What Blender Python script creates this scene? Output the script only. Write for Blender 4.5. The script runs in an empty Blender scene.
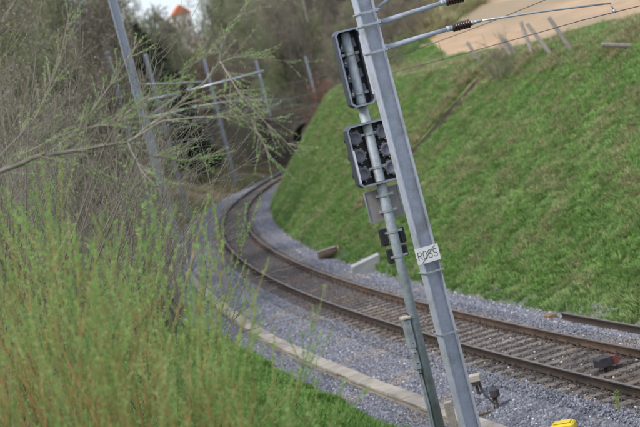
import bpy, math, random
import numpy as np
from mathutils import Vector, Matrix, noise
random.seed(7); rng = np.random.default_rng(7)
scene = bpy.context.scene
COL = scene.collection

# ------------------------------------------------------------ camera
F = 1550.0; VH = -118.0; CAMH = 6.4; ROLL = math.radians(14.5)
PITCH = math.atan2(-VH, F)
cam_d = bpy.data.cameras.new('camera'); cam = bpy.data.objects.new('camera', cam_d); COL.objects.link(cam)
cam_d.sensor_width = 36; cam_d.lens = F/640*36; cam_d.clip_start = .1; cam_d.clip_end = 3000
fwd = Vector((0, math.cos(PITCH), -math.sin(PITCH))); R0 = Vector((1,0,0)); Dn = fwd.cross(R0)
xi = math.cos(ROLL)*R0 + math.sin(ROLL)*Dn
yi = math.sin(ROLL)*R0 - math.cos(ROLL)*Dn
m = Matrix((xi, yi, -fwd)).transposed().to_4x4(); m.translation = Vector((0,0,CAMH)); cam.matrix_world = m
cam_d.dof.use_dof = True; cam_d.dof.focus_distance = 22.5; cam_d.dof.aperture_fstop = 1.6
scene.camera = cam

# ------------------------------------------------------------ light
SUN_EL, SUN_AZ = math.radians(48), math.radians(235)      # azimuth measured clockwise from +Y
w = bpy.data.worlds.new("World"); scene.world = w; w.use_nodes = True
nt = w.node_tree; bg = nt.nodes['Background']
sky = nt.nodes.new('ShaderNodeTexSky'); sky.sky_type = 'NISHITA'; sky.sun_disc = False
sky.sun_elevation = SUN_EL; sky.sun_rotation = SUN_AZ; sky.air_density = 1.0; sky.dust_density = 2.5; sky.ozone_density = 1.0
ov = nt.nodes.new('ShaderNodeMix'); ov.data_type = 'RGBA'; ov.inputs[0].default_value = .5      # thin even overcast over the clear sky
nt.links.new(sky.outputs[0], ov.inputs[6]); ov.inputs[7].default_value = (6.6, 7.0, 7.9, 1)
nt.links.new(ov.outputs[2], bg.inputs[0]); bg.inputs[1].default_value = 0.125
sd = bpy.data.lights.new('sun', 'SUN'); sd.energy = 1.5; sd.angle = math.radians(10); sd.color = (1, .95, .88)
sun = bpy.data.objects.new('sun', sd); COL.objects.link(sun)
sv = Vector((math.sin(SUN_AZ)*math.cos(SUN_EL), math.cos(SUN_AZ)*math.cos(SUN_EL), math.sin(SUN_EL)))
sun.rotation_euler = sv.to_track_quat('Z', 'Y').to_euler()
scene.view_settings.view_transform = 'Standard'; scene.view_settings.look = 'None'
scene.view_settings.exposure = 0.58; scene.view_settings.gamma = 1

# ------------------------------------------------------------ helpers
def tag(o, label=None, cat=None, group=None, kind=None):
    for k, v in (('label', label), ('category', cat), ('group', group), ('kind', kind)):
        if v: o[k] = v
    return o
def link(name, data, parent=None, loc=None):
    o = bpy.data.objects.new(name, data); COL.objects.link(o)
    if parent: o.parent = parent
    if loc is not None: o.location = loc
    return o
def empty(name, loc, rz=0.0):
    o = link(name, None, None, loc); o.rotation_euler = (0, 0, rz); o.empty_display_size = .2; return o
def np_mesh(name, V, Fq, mat=None, smooth=False):
    me = bpy.data.meshes.new(name)
    V = np.asarray(V, np.float32).reshape(-1, 3)
    if isinstance(Fq, np.ndarray):
        k = Fq.shape[1]; n = len(Fq)
        me.vertices.add(len(V)); me.vertices.foreach_set('co', V.ravel())
        me.loops.add(n*k); me.loops.foreach_set('vertex_index', Fq.astype(np.int32).ravel())
        me.polygons.add(n); me.polygons.foreach_set('loop_start', np.arange(0, n*k, k, dtype=np.int32))
        me.update(calc_edges=True)
    else:
        me.from_pydata([tuple(map(float, v)) for v in V], [], Fq); me.update()
    if mat: me.materials.append(mat)
    if smooth: me.polygons.foreach_set('use_smooth', np.ones(len(me.polygons), bool))
    return me
class MB:
    def __init__(s): s.v = []; s.f = []
    def add(s, vs, fs):
        b = len(s.v); s.v += [tuple(v) for v in vs]; s.f += [tuple(i+b for i in f) for f in fs]; return s
    def box(s, c, d, rz=0, rx=0, ry=0, ch=0.0):
        x, y, z = d[0]/2, d[1]/2, d[2]/2
        M = Matrix.Translation(c) @ Matrix.Rotation(rz, 4, 'Z') @ Matrix.Rotation(ry, 4, 'Y') @ Matrix.Rotation(rx, 4, 'X')
        if ch <= 0:
            vs = [M @ Vector((a*x, b*y, e*z)) for e in (-1, 1) for b in (-1, 1) for a in (-1, 1)]
            return s.add(vs, [(0,2,3,1),(4,5,7,6),(0,1,5,4),(2,6,7,3),(0,4,6,2),(1,3,7,5)])
        vs = []                                                   # bevelled top and sides: octagon prism with chamfered rims
        for (zz, k) in ((-z, ch), (-z+ch, 0), (z-ch, 0), (z, ch)):
            X, Y = x-k, y-k
            for (a, b) in ((-X+ch, -Y), (X-ch, -Y), (X, -Y+ch), (X, Y-ch), (X-ch, Y), (-X+ch, Y), (-X, Y-ch), (-X, -Y+ch)):
                vs.append(M @ Vector((a, b, zz)))
        fs = [tuple(range(7, -1, -1)), tuple(range(24, 32))]
        for r in range(3):
            for i in range(8):
                j = (i+1) % 8; fs.append((r*8+i, r*8+j, r*8+8+j, r*8+8+i))
        return s.add(vs, fs)
    def tube(s, pts, r, n=8, cap=True):
        pts = [Vector(p) for p in pts]; rs = r if isinstance(r, (list, tuple)) else [r]*len(pts)
        b = []; prev = None
        for i, p in enumerate(pts):
            t = (pts[min(i+1, len(pts)-1)] - pts[max(i-1, 0)]).normalized()
            a = prev if prev is not None else (Vector((0,0,1)) if abs(t.z) < .9 else Vector((1,0,0)))
            u = (a - t*a.dot(t)).normalized(); v = t.cross(u); prev = u
            b.append([p + (u*math.cos(2*math.pi*k/n) + v*math.sin(2*math.pi*k/n))*rs[i] for k in range(n)])
        vs = [q for ring in b for q in ring]; fs = []
        for i in range(len(pts)-1):
            for k in range(n):
                fs.append((i*n+k, i*n+(k+1) % n, (i+1)*n+(k+1) % n, (i+1)*n+k))
        if cap: fs += [tuple(range(n-1, -1, -1)), tuple(range((len(pts)-1)*n, len(pts)*n))]
        return s.add(vs, fs)
    def prism(s, poly, z0, z1, M=None):
        n = len(poly); vs = [Vector((p[0], p[1], z0)) for p in poly] + [Vector((p[0], p[1], z1)) for p in poly]
        if M: vs = [M @ v for v in vs]
        fs = [tuple(range(n-1, -1, -1)), tuple(range(n, 2*n))] + [(i, (i+1) % n, n+(i+1) % n, n+i) for i in range(n)]
        return s.add(vs, fs)
    def mesh(s, name, mat=None, smooth=False): return np_mesh(name, s.v, s.f, mat, smooth)
    def build(s, name, mat, parent=None, smooth=False):
        return link(name, s.mesh(name, mat, smooth), parent)
def sstep(a, b, x):
    t = np.clip((np.asarray(x, float)-a)/(b-a), 0, 1); return t*t*(3-2*t)
def copy_tree(o, parent=None):
    c = o.copy(); COL.objects.link(c)
    if parent is not None: c.parent = parent
    for ch in list(o.children): copy_tree(ch, c)
    return c

# ------------------------------------------------------------ materials
def mat(name, c1, c2=None, scale=5.0, rough=.8, metal=0.0, bump=0.0, bscale=None, detail=5, c3=None, s3=1.0, t3=(.5,.62), coord='Position', trans=0, rnd=0.0, spec=.5, c4=None, s4=30, t4=(.6,.7)):
    m = bpy.data.materials.new(name); m.use_nodes = True; N = m.node_tree.nodes; L = m.node_tree.links
    b = N['Principled BSDF']; b.inputs['Roughness'].default_value = rough; b.inputs['Metallic'].default_value = metal
    b.inputs['Specular IOR Level'].default_value = spec
    if coord == 'Position': g = N.new('ShaderNodeNewGeometry').outputs['Position']
    else: g = N.new('ShaderNodeTexCoord').outputs['Object']
    def nz(sc, dt):
        n = N.new('ShaderNodeTexNoise'); n.inputs['Scale'].default_value = sc; n.inputs['Detail'].default_value = dt
        L.new(g, n.inputs['Vector']); return n.outputs['Fac']
    def ramp(fac, a, bb):
        r = N.new('ShaderNodeMapRange'); r.inputs[1].default_value = a; r.inputs[2].default_value = bb
        L.new(fac, r.inputs[0]); return r.outputs[0]
    def mix(fac, A, B):
        x = N.new('ShaderNodeMix'); x.data_type = 'RGBA'; L.new(fac, x.inputs[0])
        for sck, val in ((x.inputs[6], A), (x.inputs[7], B)):
            if isinstance(val, tuple): sck.default_value = (*val, 1)
            else: L.new(val, sck)
        return x.outputs[2]
    col = c1
    if c2: col = mix(ramp(nz(scale, detail), .32, .68), c1, c2)
    if c3: col = mix(ramp(nz(s3, 4), *t3), col, c3)
    if c4: col = mix(ramp(nz(s4, 3), *t4), col, c4)
    if rnd:
        oi = N.new('ShaderNodeObjectInfo'); r = N.new('ShaderNodeMapRange'); L.new(oi.outputs['Random'], r.inputs[0])
        r.inputs[3].default_value = 1-rnd; r.inputs[4].default_value = 1+rnd
        h = N.new('ShaderNodeHueSaturation'); L.new(r.outputs[0], h.inputs['Value'])
        if isinstance(col, tuple): h.inputs['Color'].default_value = (*col, 1)
        else: L.new(col, h.inputs['Color'])
        col = h.outputs[0]
    if isinstance(col, tuple): b.inputs['Base Color'].default_value = (*col, 1)
    else: L.new(col, b.inputs['Base Color'])
    if bump:
        bp = N.new('ShaderNodeBump'); bp.inputs['Strength'].default_value = bump; bp.inputs['Distance'].default_value = .02
        L.new(nz(bscale or scale*4, 6), bp.inputs['Height']); L.new(bp.outputs[0], b.inputs['Normal'])
    if trans:
        t = N.new('ShaderNodeBsdfTranslucent'); ms = N.new('ShaderNodeMixShader'); ms.inputs[0].default_value = trans
        if isinstance(col, tuple): t.inputs[0].default_value = (*col, 1)
        else: L.new(col, t.inputs[0])
        L.new(b.outputs[0], ms.inputs[1]); L.new(t.outputs[0], ms.inputs[2]); L.new(ms.outputs[0], N['Material Output'].inputs[0])
    return m
M = {}
M['ballast'] = mat('ballast_ground', (.10,.10,.115), (.19,.19,.21), 22, .95, bump=1, bscale=30, c3=(.16,.13,.11), s3=.5, t3=(.5,.7), c4=(.5,.5,.54), s4=16, t4=(.66,.72))
M['bed'] = mat('track_bed', (.05,.043,.043), (.10,.088,.088), 20, .95, bump=1, bscale=30, c3=(.13,.10,.08), s3=.4)
M['stone'] = mat('ballast_stone', (.115,.12,.145), (.27,.28,.325), 9, .8, c3=(.30,.25,.20), s3=.45, t3=(.55,.75), rnd=.5)
M['bedstone'] = mat('track_bed_stone', (.055,.05,.05), (.135,.12,.125), 9, .85, c3=(.13,.095,.07), s3=.5, t3=(.5,.7), rnd=.45)
M['whitestone'] = mat('pale_stone', (.55,.55,.6), (.7,.7,.74), 5, .7)
M['soil'] = mat('bank_soil', (.10,.16,.05), (.15,.2,.07), 1.5, 1, bump=.6, bscale=6, c3=(.17,.15,.07), s3=.35, t3=(.52,.66))
M['grass'] = mat('bank_grass', (.19,.32,.10), (.26,.41,.13), .6, .7, c3=(.37,.41,.20), s3=.42, t3=(.50,.72), c4=(.38,.38,.20), s4=2.4, t4=(.57,.75), trans=.3, rnd=.35, spec=.2)
M['lushgrass'] = mat('lush_grass', (.14,.27,.06), (.20,.34,.085), .8, .7, trans=.3, rnd=.3, spec=.2)
M['drygrass'] = mat('dry_grass', (.42,.38,.22), (.30,.27,.15), 3, .8, trans=.2, rnd=.3, spec=.2)
M['gully'] = mat('gully_earth', (.03,.022,.015), (.055,.042,.03), 5, 1, bump=.8)
M['field'] = mat('bare_field', (.42,.285,.17), (.50,.35,.225), .35, 1, c3=(.33,.25,.16), s3=.09, bump=1, bscale=1.5, c4=(.30,.24,.14), s4=.6, t4=(.55,.75))
M['litter'] = mat('leaf_litter', (.12,.085,.055), (.20,.155,.10), 1.2, 1, c3=(.10,.14,.035), s3=.25, t3=(.5,.65), bump=.8, bscale=5)
M['wood_ground'] = mat('forest_floor', (.09,.075,.045), (.14,.12,.07), .3, 1, c3=(.07,.10,.03), s3=.08)
M['steel'] = mat('galvanised_steel', (.37,.40,.485), (.47,.50,.59), 9, .5, .1, bump=.08, bscale=60, c3=(.26,.265,.27), s3=2.2, t3=(.52,.7), coord='Object', c4=(.52,.55,.62), s4=55, t4=(.56,.72))
M['steel2'] = mat('signal_mast_steel', (.27,.31,.35), (.38,.43,.47), 12, .5, .1, bump=.05, c3=(.22,.235,.22), s3=2.5, t3=(.5,.7), coord='Object')
M['clamp'] = mat('clamp_steel', (.5,.52,.55), (.38,.40,.43), 20, .4, .5, coord='Object')
M['farsteel'] = mat('far_mast_steel', (.33,.36,.42), (.38,.41,.47), 9, .7, coord='Object')
M['brown'] = mat('insulator_glaze', (.035,.016,.012), (.06,.025,.018), 6, .25, coord='Object')
M['black'] = mat('signal_black', (.012,.012,.016), (.022,.022,.028), 14, .5, coord='Object')
M['shell'] = mat('signal_casing', (.035,.04,.055), (.05,.055,.07), 14, .4, coord='Object')
M['rimsilver'] = mat('casing_rim', (.26,.30,.38), (.36,.40,.48), 10, .35, .3, coord='Object')
M['rimwhite'] = mat('reflective_strip', (.78,.79,.82), (.66,.67,.72), 20, .4, coord='Object')
M['lampback'] = mat('lamp_back', (.13,.13,.17), (.18,.18,.23), 8, .5, coord='Object')
M['brass'] = mat('bolt_brass', (.45,.38,.2), None, rough=.4, metal=.4)
M['plate'] = mat('plate_back', (.25,.235,.24), (.33,.30,.29), 6, .7, bump=.2, coord='Object')
M['white'] = mat('sign_white', (.82,.82,.82), (.74,.74,.75), 12, .5, coord='Object')
M['print'] = mat('sign_black', (.05,.05,.05), None, rough=.6)
M['railrust'] = mat('rail_rust', (.07,.046,.034), (.12,.075,.05), 5, .85, bump=.3, bscale=40, c3=(.06,.04,.03), s3=1.0)
M['railhead'] = mat('rail_head', (.16,.135,.12), (.22,.19,.165), 3, .5, .35)
M['sleeper'] = mat('sleeper_timber', (.20,.17,.14), (.11,.09,.075), 4, .9, bump=.6, bscale=30, c3=(.28,.235,.185), s3=2, t3=(.45,.7), rnd=.25)
M['fasten'] = mat('fastening_iron', (.055,.042,.035), (.10,.07,.05), 12, .8)
M['concrete'] = mat('trough_concrete', (.33,.295,.25), (.43,.385,.32), 3, .9, bump=.4, bscale=40, c3=(.27,.24,.21), s3=1.6, t3=(.5,.7), rnd=.12, c4=(.25,.23,.2), s4=25, t4=(.6,.75))
M['greyconcrete'] = mat('grey_concrete', (.33,.34,.34), (.42,.43,.42), 4, .9, bump=.3, coord='Object')
M['bark'] = mat('bark', (.18,.165,.145), (.27,.245,.215), 5, .95, bump=.4, c3=(.12,.13,.07), s3=1.5, rnd=.25)
M['palebark'] = mat('pale_bark', (.24,.21,.17), (.34,.30,.25), 10, .9, bump=.3)
M['twig'] = mat('bare_twig', (.185,.16,.13), (.275,.245,.20), 3, .95, rnd=.3)
M['willowstem'] = mat('willow_stem', (.34,.25,.09), (.38,.20,.08), 2.0, .7, c3=(.17,.20,.07), s3=1.2)
M['leaf'] = mat('willow_leaf', (.24,.44,.12), (.38,.56,.19), 2.5, .6, c3=(.50,.58,.26), s3=1.1, t3=(.5,.7), trans=.45, spec=.3)
M['budleaf'] = mat('bud_leaf', (.27,.36,.14), (.35,.42,.18), .3, .7, trans=.35, rnd=.25, spec=.2)
M['budbrown'] = mat('bud_brown', (.27,.235,.18), (.34,.29,.21), .3, .8, trans=.2, rnd=.25, spec=.1)
M['budred'] = mat('bud_red', (.30,.14,.09), (.36,.19,.12), .5, .8, trans=.2, spec=.1)
M['needle'] = mat('conifer_needle', (.018,.035,.018), (.03,.055,.025), 2, .8, rnd=.2, spec=.2)
M['stonewall'] = mat('bridge_stone', (.13,.115,.095), (.09,.08,.065), 1.0, .95, bump=.5, rnd=.25)
M['mortar'] = mat('bridge_mortar', (.07,.06,.05), (.1,.085,.07), 2, 1)
M['post'] = mat('weathered_post', (.28,.245,.22), (.38,.34,.30), 8, .95, bump=.5, rnd=.2)
M['log'] = mat('log_bark', (.10,.075,.05), (.16,.12,.08), 8, .95, bump=.6)
M['cutwood'] = mat('sawn_wood', (.62,.50,.34), (.50,.39,.25), 20, .8)
M['maroon'] = mat('maroon_cap', (.20,.045,.045), (.27,.08,.07), 8, .6)
M['darkbox'] = mat('dark_device', (.04,.035,.04), (.075,.065,.07), 10, .7)
M['beige'] = mat('beige_cover', (.42,.38,.32), (.5,.46,.4), 8, .7)
M['yellow'] = mat('yellow_paint', (.80,.60,.02), (.7,.52,.02), 10, .5)
M['cable'] = mat('black_cable', (.02,.02,.02), None, rough=.6)
M['wire'] = mat('overhead_wire', (.07,.055,.05), (.10,.08,.07), 3, .5, .4)
M['roof'] = mat('roof_tile', (.60,.20,.09), (.5,.17,.08), 2, .9)
M['render'] = mat('house_render', (.6,.57,.5), (.55,.52,.46), 2, .9)
M['glass'] = mat('window_glass', (.03,.04,.05), None, rough=.1)
M['orangerust'] = mat('orange_rust', (.26,.17,.115), (.20,.125,.08), 12, .9)

# ------------------------------------------------------------ track alignment: s along, p to the right
RA, RB, SC = 294.0, 200.0, 40.0; X0, Y0 = -5.45, 106.0
a0 = SC/RB; PX, PY = X0+RB*(1-math.cos(a0)), Y0+RB*math.sin(a0)
def sp(s, p):
    s = np.asarray(s, float); p = np.asarray(p, float)
    Rr = np.where(s < 0, RA, RB); a = np.where(s < SC, s/Rr, a0)
    bx = np.where(s < SC, X0+Rr*(1-np.cos(a)), PX+(s-SC)*math.sin(a0))
    by = np.where(s < SC, Y0+Rr*np.sin(a), PY+(s-SC)*math.cos(a0))
    return bx+p*np.cos(a), by-p*np.sin(a)
def ang(s): return s/RA if s < 0 else (s/RB if s < SC else a0)      # heading, clockwise from +Y
def inv(x, y):
    if y < Y0:
        cx = X0+RA; return math.atan2(y-Y0, cx-x)*RA, RA-math.hypot(x-cx, y-Y0)
    cx = X0+RB; a = math.atan2(y-Y0, cx-x)
    if a < a0: return a*RB, RB-math.hypot(x-cx, y-Y0)
    dx, dy = x-PX, y-PY
    return SC+dx*math.sin(a0)+dy*math.cos(a0), dx*math.cos(a0)-dy*math.sin(a0)
def smin(a, b, k): 
    h = np.clip(.5+.5*(b-a)/k, 0, 1); return b*(1-h)+a*h-k*h*(1-h)
def height(s, p, rough=True):
    s = np.asarray(s, float); p = np.asarray(p, float); s, p = np.broadcast_arrays(s, p)
    x, y = sp(s, p)
    bed = np.interp(p, [-4.05, -3.7, -3.0, -1.75, -1.5, 1.45, 1.65, 2.2, 2.5], [-.46, -.45, -.40, -.215, -.222, -.222, -.215, -.33, -.38])
    sl = .66 + .46*sstep(-45, 0, s); hc = 5.75 + .55*sstep(-38, -12, s) + .32*np.exp(-((s+47)/11.0)**2)
    rb = smin(-.38+sl*np.maximum(p-2.4, 0), hc + 0*p, .8)
    gully = np.exp(-((s-(-40.5-.15*(p-7)))/.35)**2)*sstep(4.0, 6, p)*(1-sstep(14, 17, p))*.55
    asp = x/np.maximum(y, 20)
    hill = .14*np.maximum(0, y-100)*sstep(-.075, .01, asp)
    hr = rb - gully + np.minimum(hill, 48)*sstep(9, 17, p)
    sL = .5 + 0*s
    lb = smin(-.46+sL*np.maximum(-p-4.05, 0), 4.9+0*p, .8)
    hl = lb + np.minimum(.14*np.maximum(0, y-130), 45)*sstep(-.075, .01, asp)*sstep(8, 26, -p)
    h = np.where(p > 2.4, hr, np.where(p < -4.05, hl, bed))
    return h
def hz(x, y):
    s, p = inv(x, y); return float(height(s, p))
def lump(x, y, sc, amp): return noise.noise(Vector((x*sc, y*sc, 3.1)))*amp
def sheet(name, S, P, material, amp=0.0, sc=1.0, dz=0.0):
    SS, PP = np.meshgrid(S, P, indexing='ij'); X, Y = sp(SS, PP); Z = height(SS, PP)+dz
    if amp:
        fx = np.vectorize(lambda a, b: noise.noise(Vector((a*sc, b*sc, 3.1)))+.5*noise.noise(Vector((a*sc*2.7, b*sc*2.7, 7.7))))
        edge = np.minimum(sstep(0, 1.0, np.abs(PP-P[0])), sstep(0, 1.0, np.abs(P[-1]-PP)))
        Z = Z + fx(X, Y)*amp*edge
    n, k = SS.shape; V = np.stack([X, Y, Z], -1).reshape(-1, 3)
    i, j = np.meshgrid(np.arange(n-1), np.arange(k-1), indexing='ij'); a = (i*k+j).ravel()
    Fq = np.stack([a, a+1, a+k+1, a+k], 1)[:, ::-1]
    o = link(name, np_mesh(name, V, Fq, material, True)); tag(o, kind='structure'); return o

# ------------------------------------------------------------ the ground
Snear = np.arange(-104, 70.1, .5)
gr_bed = sheet('track_bed', Snear, np.linspace(-1.55, 1.5, 14), M['bed'], .02, 3)
gl = sheet('ballast_shoulder', Snear, np.linspace(-4.05, -1.55, 14), M['ballast'], .04, 2)
gR = sheet('ballast_verge', Snear, np.linspace(1.5, 2.4, 5), M['ballast'], .02, 2)
bank = sheet('grass_bank', Snear, np.concatenate([np.linspace(2.4, 16, 44)]), M['soil'], .16, .55)
slopeL = sheet('left_slope', Snear[Snear <= -44.9], np.concatenate([np.linspace(-24, -4.05, 44)]), M['soil'], .2, .6)
slopeF = sheet('wooded_slope', Snear[Snear >= -45.1], np.concatenate([np.linspace(-24, -4.05, 40)]), M['litter'], .25, .6)
sheet('left_plateau', np.arange(-140, 420, 6.0), np.concatenate([np.linspace(-320, -24, 60)]), M['wood_ground'], .3, .1)
Sfar = np.arange(70, 420, 4.0)
sheet('far_ground', Sfar, np.linspace(-24, -3, 12), M['wood_ground'])
sheet('far_track_bed', Sfar, np.linspace(-3, 2.4, 6), M['ballast'])
sheet('far_bank', Sfar, np.linspace(2.4, 16, 12), M['wood_ground'])
# ground to the horizon, lying below everything else
bm = MB(); bm.add([(-3000,-3000,-3),(3000,-3000,-3),(3000,3000,-3),(-3000,3000,-3)], [(0,1,2,3)])
tag(bm.build('plain', M['wood_ground']), kind='structure')
sheet('ground_behind', np.arange(-140, -103.9, 2.0), np.linspace(-24, 16, 40), M['soil'])
# beyond the crest: scrubby ground left of the line (9,105)-(18,133), bare field to the right of it
Sx = np.concatenate([np.arange(-140, -60, 4.0), np.arange(-60, 100, 1.0), np.arange(100, 420, 6.0)])
Px = np.concatenate([np.arange(16, 60, 1.0), np.linspace(61, 150, 26)])
SS, PP = np.meshgrid(Sx, Px, indexing='ij'); X, Y = sp(SS, PP); Z = height(SS, PP)
def split(name, mask, material):
    n, k = SS.shape; V = np.stack([X, Y, Z], -1).reshape(-1, 3)
    i, j = np.meshgrid(np.arange(n-1), np.arange(k-1), indexing='ij')
    keep = mask[i, j].ravel(); a = (i*k+j).ravel()[keep]
    o = link(name, np_mesh(name, V, np.stack([a, a+k, a+k+1, a+1], 1), material, True)); tag(o, kind='structure')
def fside(X, Y): return np.minimum((X-9.8)-(Y-110.7)*.463, X-.0888*Y)
side = fside(X, Y)+.0; snap = (np.abs(side) < .8) & (Y > 60) & (Y < 230); X = np.where(snap, X-side+.25*np.sin(Y*1.7), X); side = np.where(snap, 0, side)
cen = lambda A: (A+np.roll(A,-1,0)+np.roll(A,-1,1)+np.roll(np.roll(A,-1,0),-1,1))/4
side = cen(side)
split('ploughed_field', (side > .02), M['field'])
split('scrub_hill', (side <= .02), M['litter'])
# a strip of bare earth just behind the fence posts on the crest
def at(px, py, Yd):
    dx, dy = px-320, py-213.5
    d = fwd*F + xi*dx - yi*dy
    return Vector((0,0,CAMH)) + d*(Yd/d.y)

# ------------------------------------------------------------ scattered geometry (instances made by geometry nodes)
def protos(name, meshes):
    out = []
    for me in meshes: out.append(bpy.data.objects.new(name, me))
    return out
def scatter(o_name, base_mesh_obj_data, proto_objs, density, smin_, smax_, material_kind, tilt=6.3, align=False, seed=0, mindist=0, sink=0.0):
    """one object made of many small instances spread over a sheet"""
    ng = bpy.data.node_groups.new(o_name+'_nodes', 'GeometryNodeTree')
    ng.interface.new_socket('Geometry', in_out='INPUT', socket_type='NodeSocketGeometry')
    ng.interface.new_socket('Geometry', in_out='OUTPUT', socket_type='NodeSocketGeometry')
    N, L = ng.nodes, ng.links
    gi = N.new('NodeGroupInput'); go = N.new('NodeGroupOutput')
    dp = N.new('GeometryNodeDistributePointsOnFaces'); dp.inputs['Density'].default_value = density; dp.inputs['Seed'].default_value = seed
    L.new(gi.outputs[0], dp.inputs['Mesh'])
    ip = N.new('GeometryNodeInstanceOnPoints'); L.new(dp.outputs['Points'], ip.inputs['Points'])
    jn = N.new('GeometryNodeJoinGeometry')
    for po in proto_objs:
        oi = N.new('GeometryNodeObjectInfo'); oi.inputs['Object'].default_value = po; oi.inputs['As Instance'].default_value = True
        L.new(oi.outputs['Geometry'], jn.inputs[0])
    L.new(jn.outputs[0], ip.inputs['Instance']); ip.inputs['Pick Instance'].default_value = True
    rr = N.new('FunctionNodeRandomValue'); rr.data_type = 'FLOAT_VECTOR'
    t = tilt
    rr.inputs[0].default_value = (-t, -t, 0) ; rr.inputs[1].default_value = (t, t, 6.283)
    L.new(rr.outputs[0], ip.inputs['Rotation'])
    rs = N.new('FunctionNodeRandomValue'); rs.data_type = 'FLOAT'; rs.inputs[2].default_value = smin_; rs.inputs[3].default_value = smax_; rs.inputs['Seed'].default_value = 5
    L.new(rs.outputs[1], ip.inputs['Scale'])
    L.new(ip.outputs[0], go.inputs[0])
    o = link(o_name, base_mesh_obj_data); md = o.modifiers.new('scatter', 'NODES'); md.node_group = ng
    tag(o, kind='stuff'); return o
def patch(name, s0, s1, p0, p1, ds=.5, dp=.4, amp=0, sc=1, dz=0.0, mask=None, P=None):
    S = np.arange(s0, s1+ds*.5, ds); P = np.arange(p0, p1+dp*.5, dp) if P is None else P
    SS, PP = np.meshgrid(S, P, indexing='ij'); X, Y = sp(SS, PP); Z = height(SS, PP)+dz
    if amp:
        fx = np.vectorize(lambda a, b: noise.noise(Vector((a*sc, b*sc, 3.1)))+.5*noise.noise(Vector((a*sc*2.7, b*sc*2.7, 7.7))))
        Z = Z+fx(X, Y)*amp
    n, k = SS.shape; V = np.stack([X, Y, Z], -1).reshape(-1, 3)
    i, j = np.meshgrid(np.arange(n-1), np.arange(k-1), indexing='ij'); a = (i*k+j).ravel()
    if mask is not None:
        kp = mask(SS[:-1, :-1], PP[:-1, :-1]).ravel(); a = a[kp]
    return np_mesh(name, V, np.stack([a, a+k, a+k+1, a+1], 1))
def stone_mesh(name, material, seed):
    r = np.random.default_rng(seed)
    t = (1+5**.5)/2
    v = np.array([(-1,t,0),(1,t,0),(-1,-t,0),(1,-t,0),(0,-1,t),(0,1,t),(0,-1,-t),(0,1,-t),(t,0,-1),(t,0,1),(-t,0,-1),(-t,0,1)])/1.9
    f = np.array([(0,11,5),(0,5,1),(0,1,7),(0,7,10),(0,10,11),(1,5,9),(5,11,4),(11,10,2),(10,7,6),(7,1,8),(3,9,4),(3,4,2),(3,2,6),(3,6,8),(3,8,9),(4,9,5),(2,4,11),(6,2,10),(8,6,7),(9,8,1)])
    v = v*r.uniform(.7, 1.2, (12, 1))*np.array([1.1, .85, .7])*r.uniform(.85, 1.15, 3)
    return np_mesh(name, v, f, material)
st = protos('stone', [stone_mesh('stone', M['stone'], i) for i in range(4)]*1)
wst = protos('stone', [stone_mesh('stone', M['whitestone'], i+9) for i in range(1)])
bst = protos('stone', [stone_mesh('stone', M['bedstone'], i+20) for i in range(4)])
def ball(name, mesh, protos_, den, a, b, seed): return scatter(name, mesh, protos_, den, a, b, 'stone', 3.14, seed=seed)
ball('ballast_stones', patch('b', -86, -22, -3.98, -1.3), st, 520, .022, .044, 1)
ball('ballast_stones', patch('b', -86, -22, 1.2, 2.75, amp=0), st, 520, .022, .044, 2)
ball('ballast_stones', patch('b', -86, -22, -3.95, 2.4), wst, 9, .022, .042, 3)
ball('ballast_stones', patch('b', -22, 30, -4.0, -1.3), st, 200, .04, .07, 4)
ball('ballast_stones', patch('b', -22, 30, 1.2, 2.5), st, 200, .04, .07, 5)
def gap(S, P): return np.abs((S+.05+86.3) % .6 - .3) > .135
ball('track_bed_stones', patch('b', -86, -22, -1.4, 1.4, ds=.1, dz=.0, mask=lambda S, P: np.abs((S+.05+86.3) % .6-.3) > .12), bst, 430, .020, .038, 6)
ball('track_bed_stones', patch('b', -86, -60, -1.3, 1.3, dz=.035), bst, 90, .016, .03, 16)
ball('track_bed_stones', patch('b', -60, -22, -1.3, 1.3, dz=.03), bst, 380, .018, .032, 17)
ball('track_bed_stones', patch('b', -86, -22, -1.75, -1.15, dz=.035), st, 230, .018, .032, 18)
ball('track_bed_stones', patch('b', -86, -22, 1.15, 1.7, dz=.035), st, 230, .018, .032, 19)
ball('track_bed_stones', patch('b', -22, 30, -1.4, 1.4, dz=.0), bst, 150, .035, .06, 7)

def tuft_mesh(name, material, n, h, spread, seed, wd=.006, flop=.5):
    r = np.random.default_rng(seed); V = []; Fc = []
    for i in range(n):
        a = r.uniform(0, 6.28); d = r.uniform(0, spread); b = np.array([math.cos(a)*d, math.sin(a)*d, -.02])
        a2 = a+r.uniform(-.9, .9); hh = h*r.uniform(.5, 1.15); lean = r.uniform(.1, flop)*hh
        u = np.array([math.cos(a2), math.sin(a2), 0]); sd_ = np.array([-u[1], u[0], 0])*wd*r.uniform(.7, 1.4)
        p1 = b+np.array([0,0,hh*.55])+u*lean*.35; p2 = b+np.array([0,0,hh*.9])+u*lean*1.3
        k = len(V); V += [b-sd_, b+sd_, p1+sd_*.8, p1-sd_*.8, p2]; Fc += [(k,k+1,k+2,k+3), (k+3,k+2,k+4)]
    return np_mesh(name, V, Fc, material)
tg = protos('tuft', [tuft_mesh('tuft', M['grass'], 26, .17, .12, i, .009, .9) for i in range(4)])
tl = protos('tuft', [tuft_mesh('tuft', M['lushgrass'], 26, .2, .10, i+7, .010, .7) for i in range(3)])
td = protos('tuft', [tuft_mesh('tuft', M['drygrass'], 30, .24, .14, i+17, .007, 1.3) for i in range(3)])
def gm(den): return den
def nmask(sc, lo, off=0):
    def f(S, P):
        X, Y = sp(S, P); fx = np.vectorize(lambda a, b: noise.noise(Vector((a*sc, b*sc, off)))); return fx(X, Y) > lo
    return f
offg = lambda S, P: (np.abs(S+.25-(-40.5-.15*(P-7))) > .85) | (P < 4.5)
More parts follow.
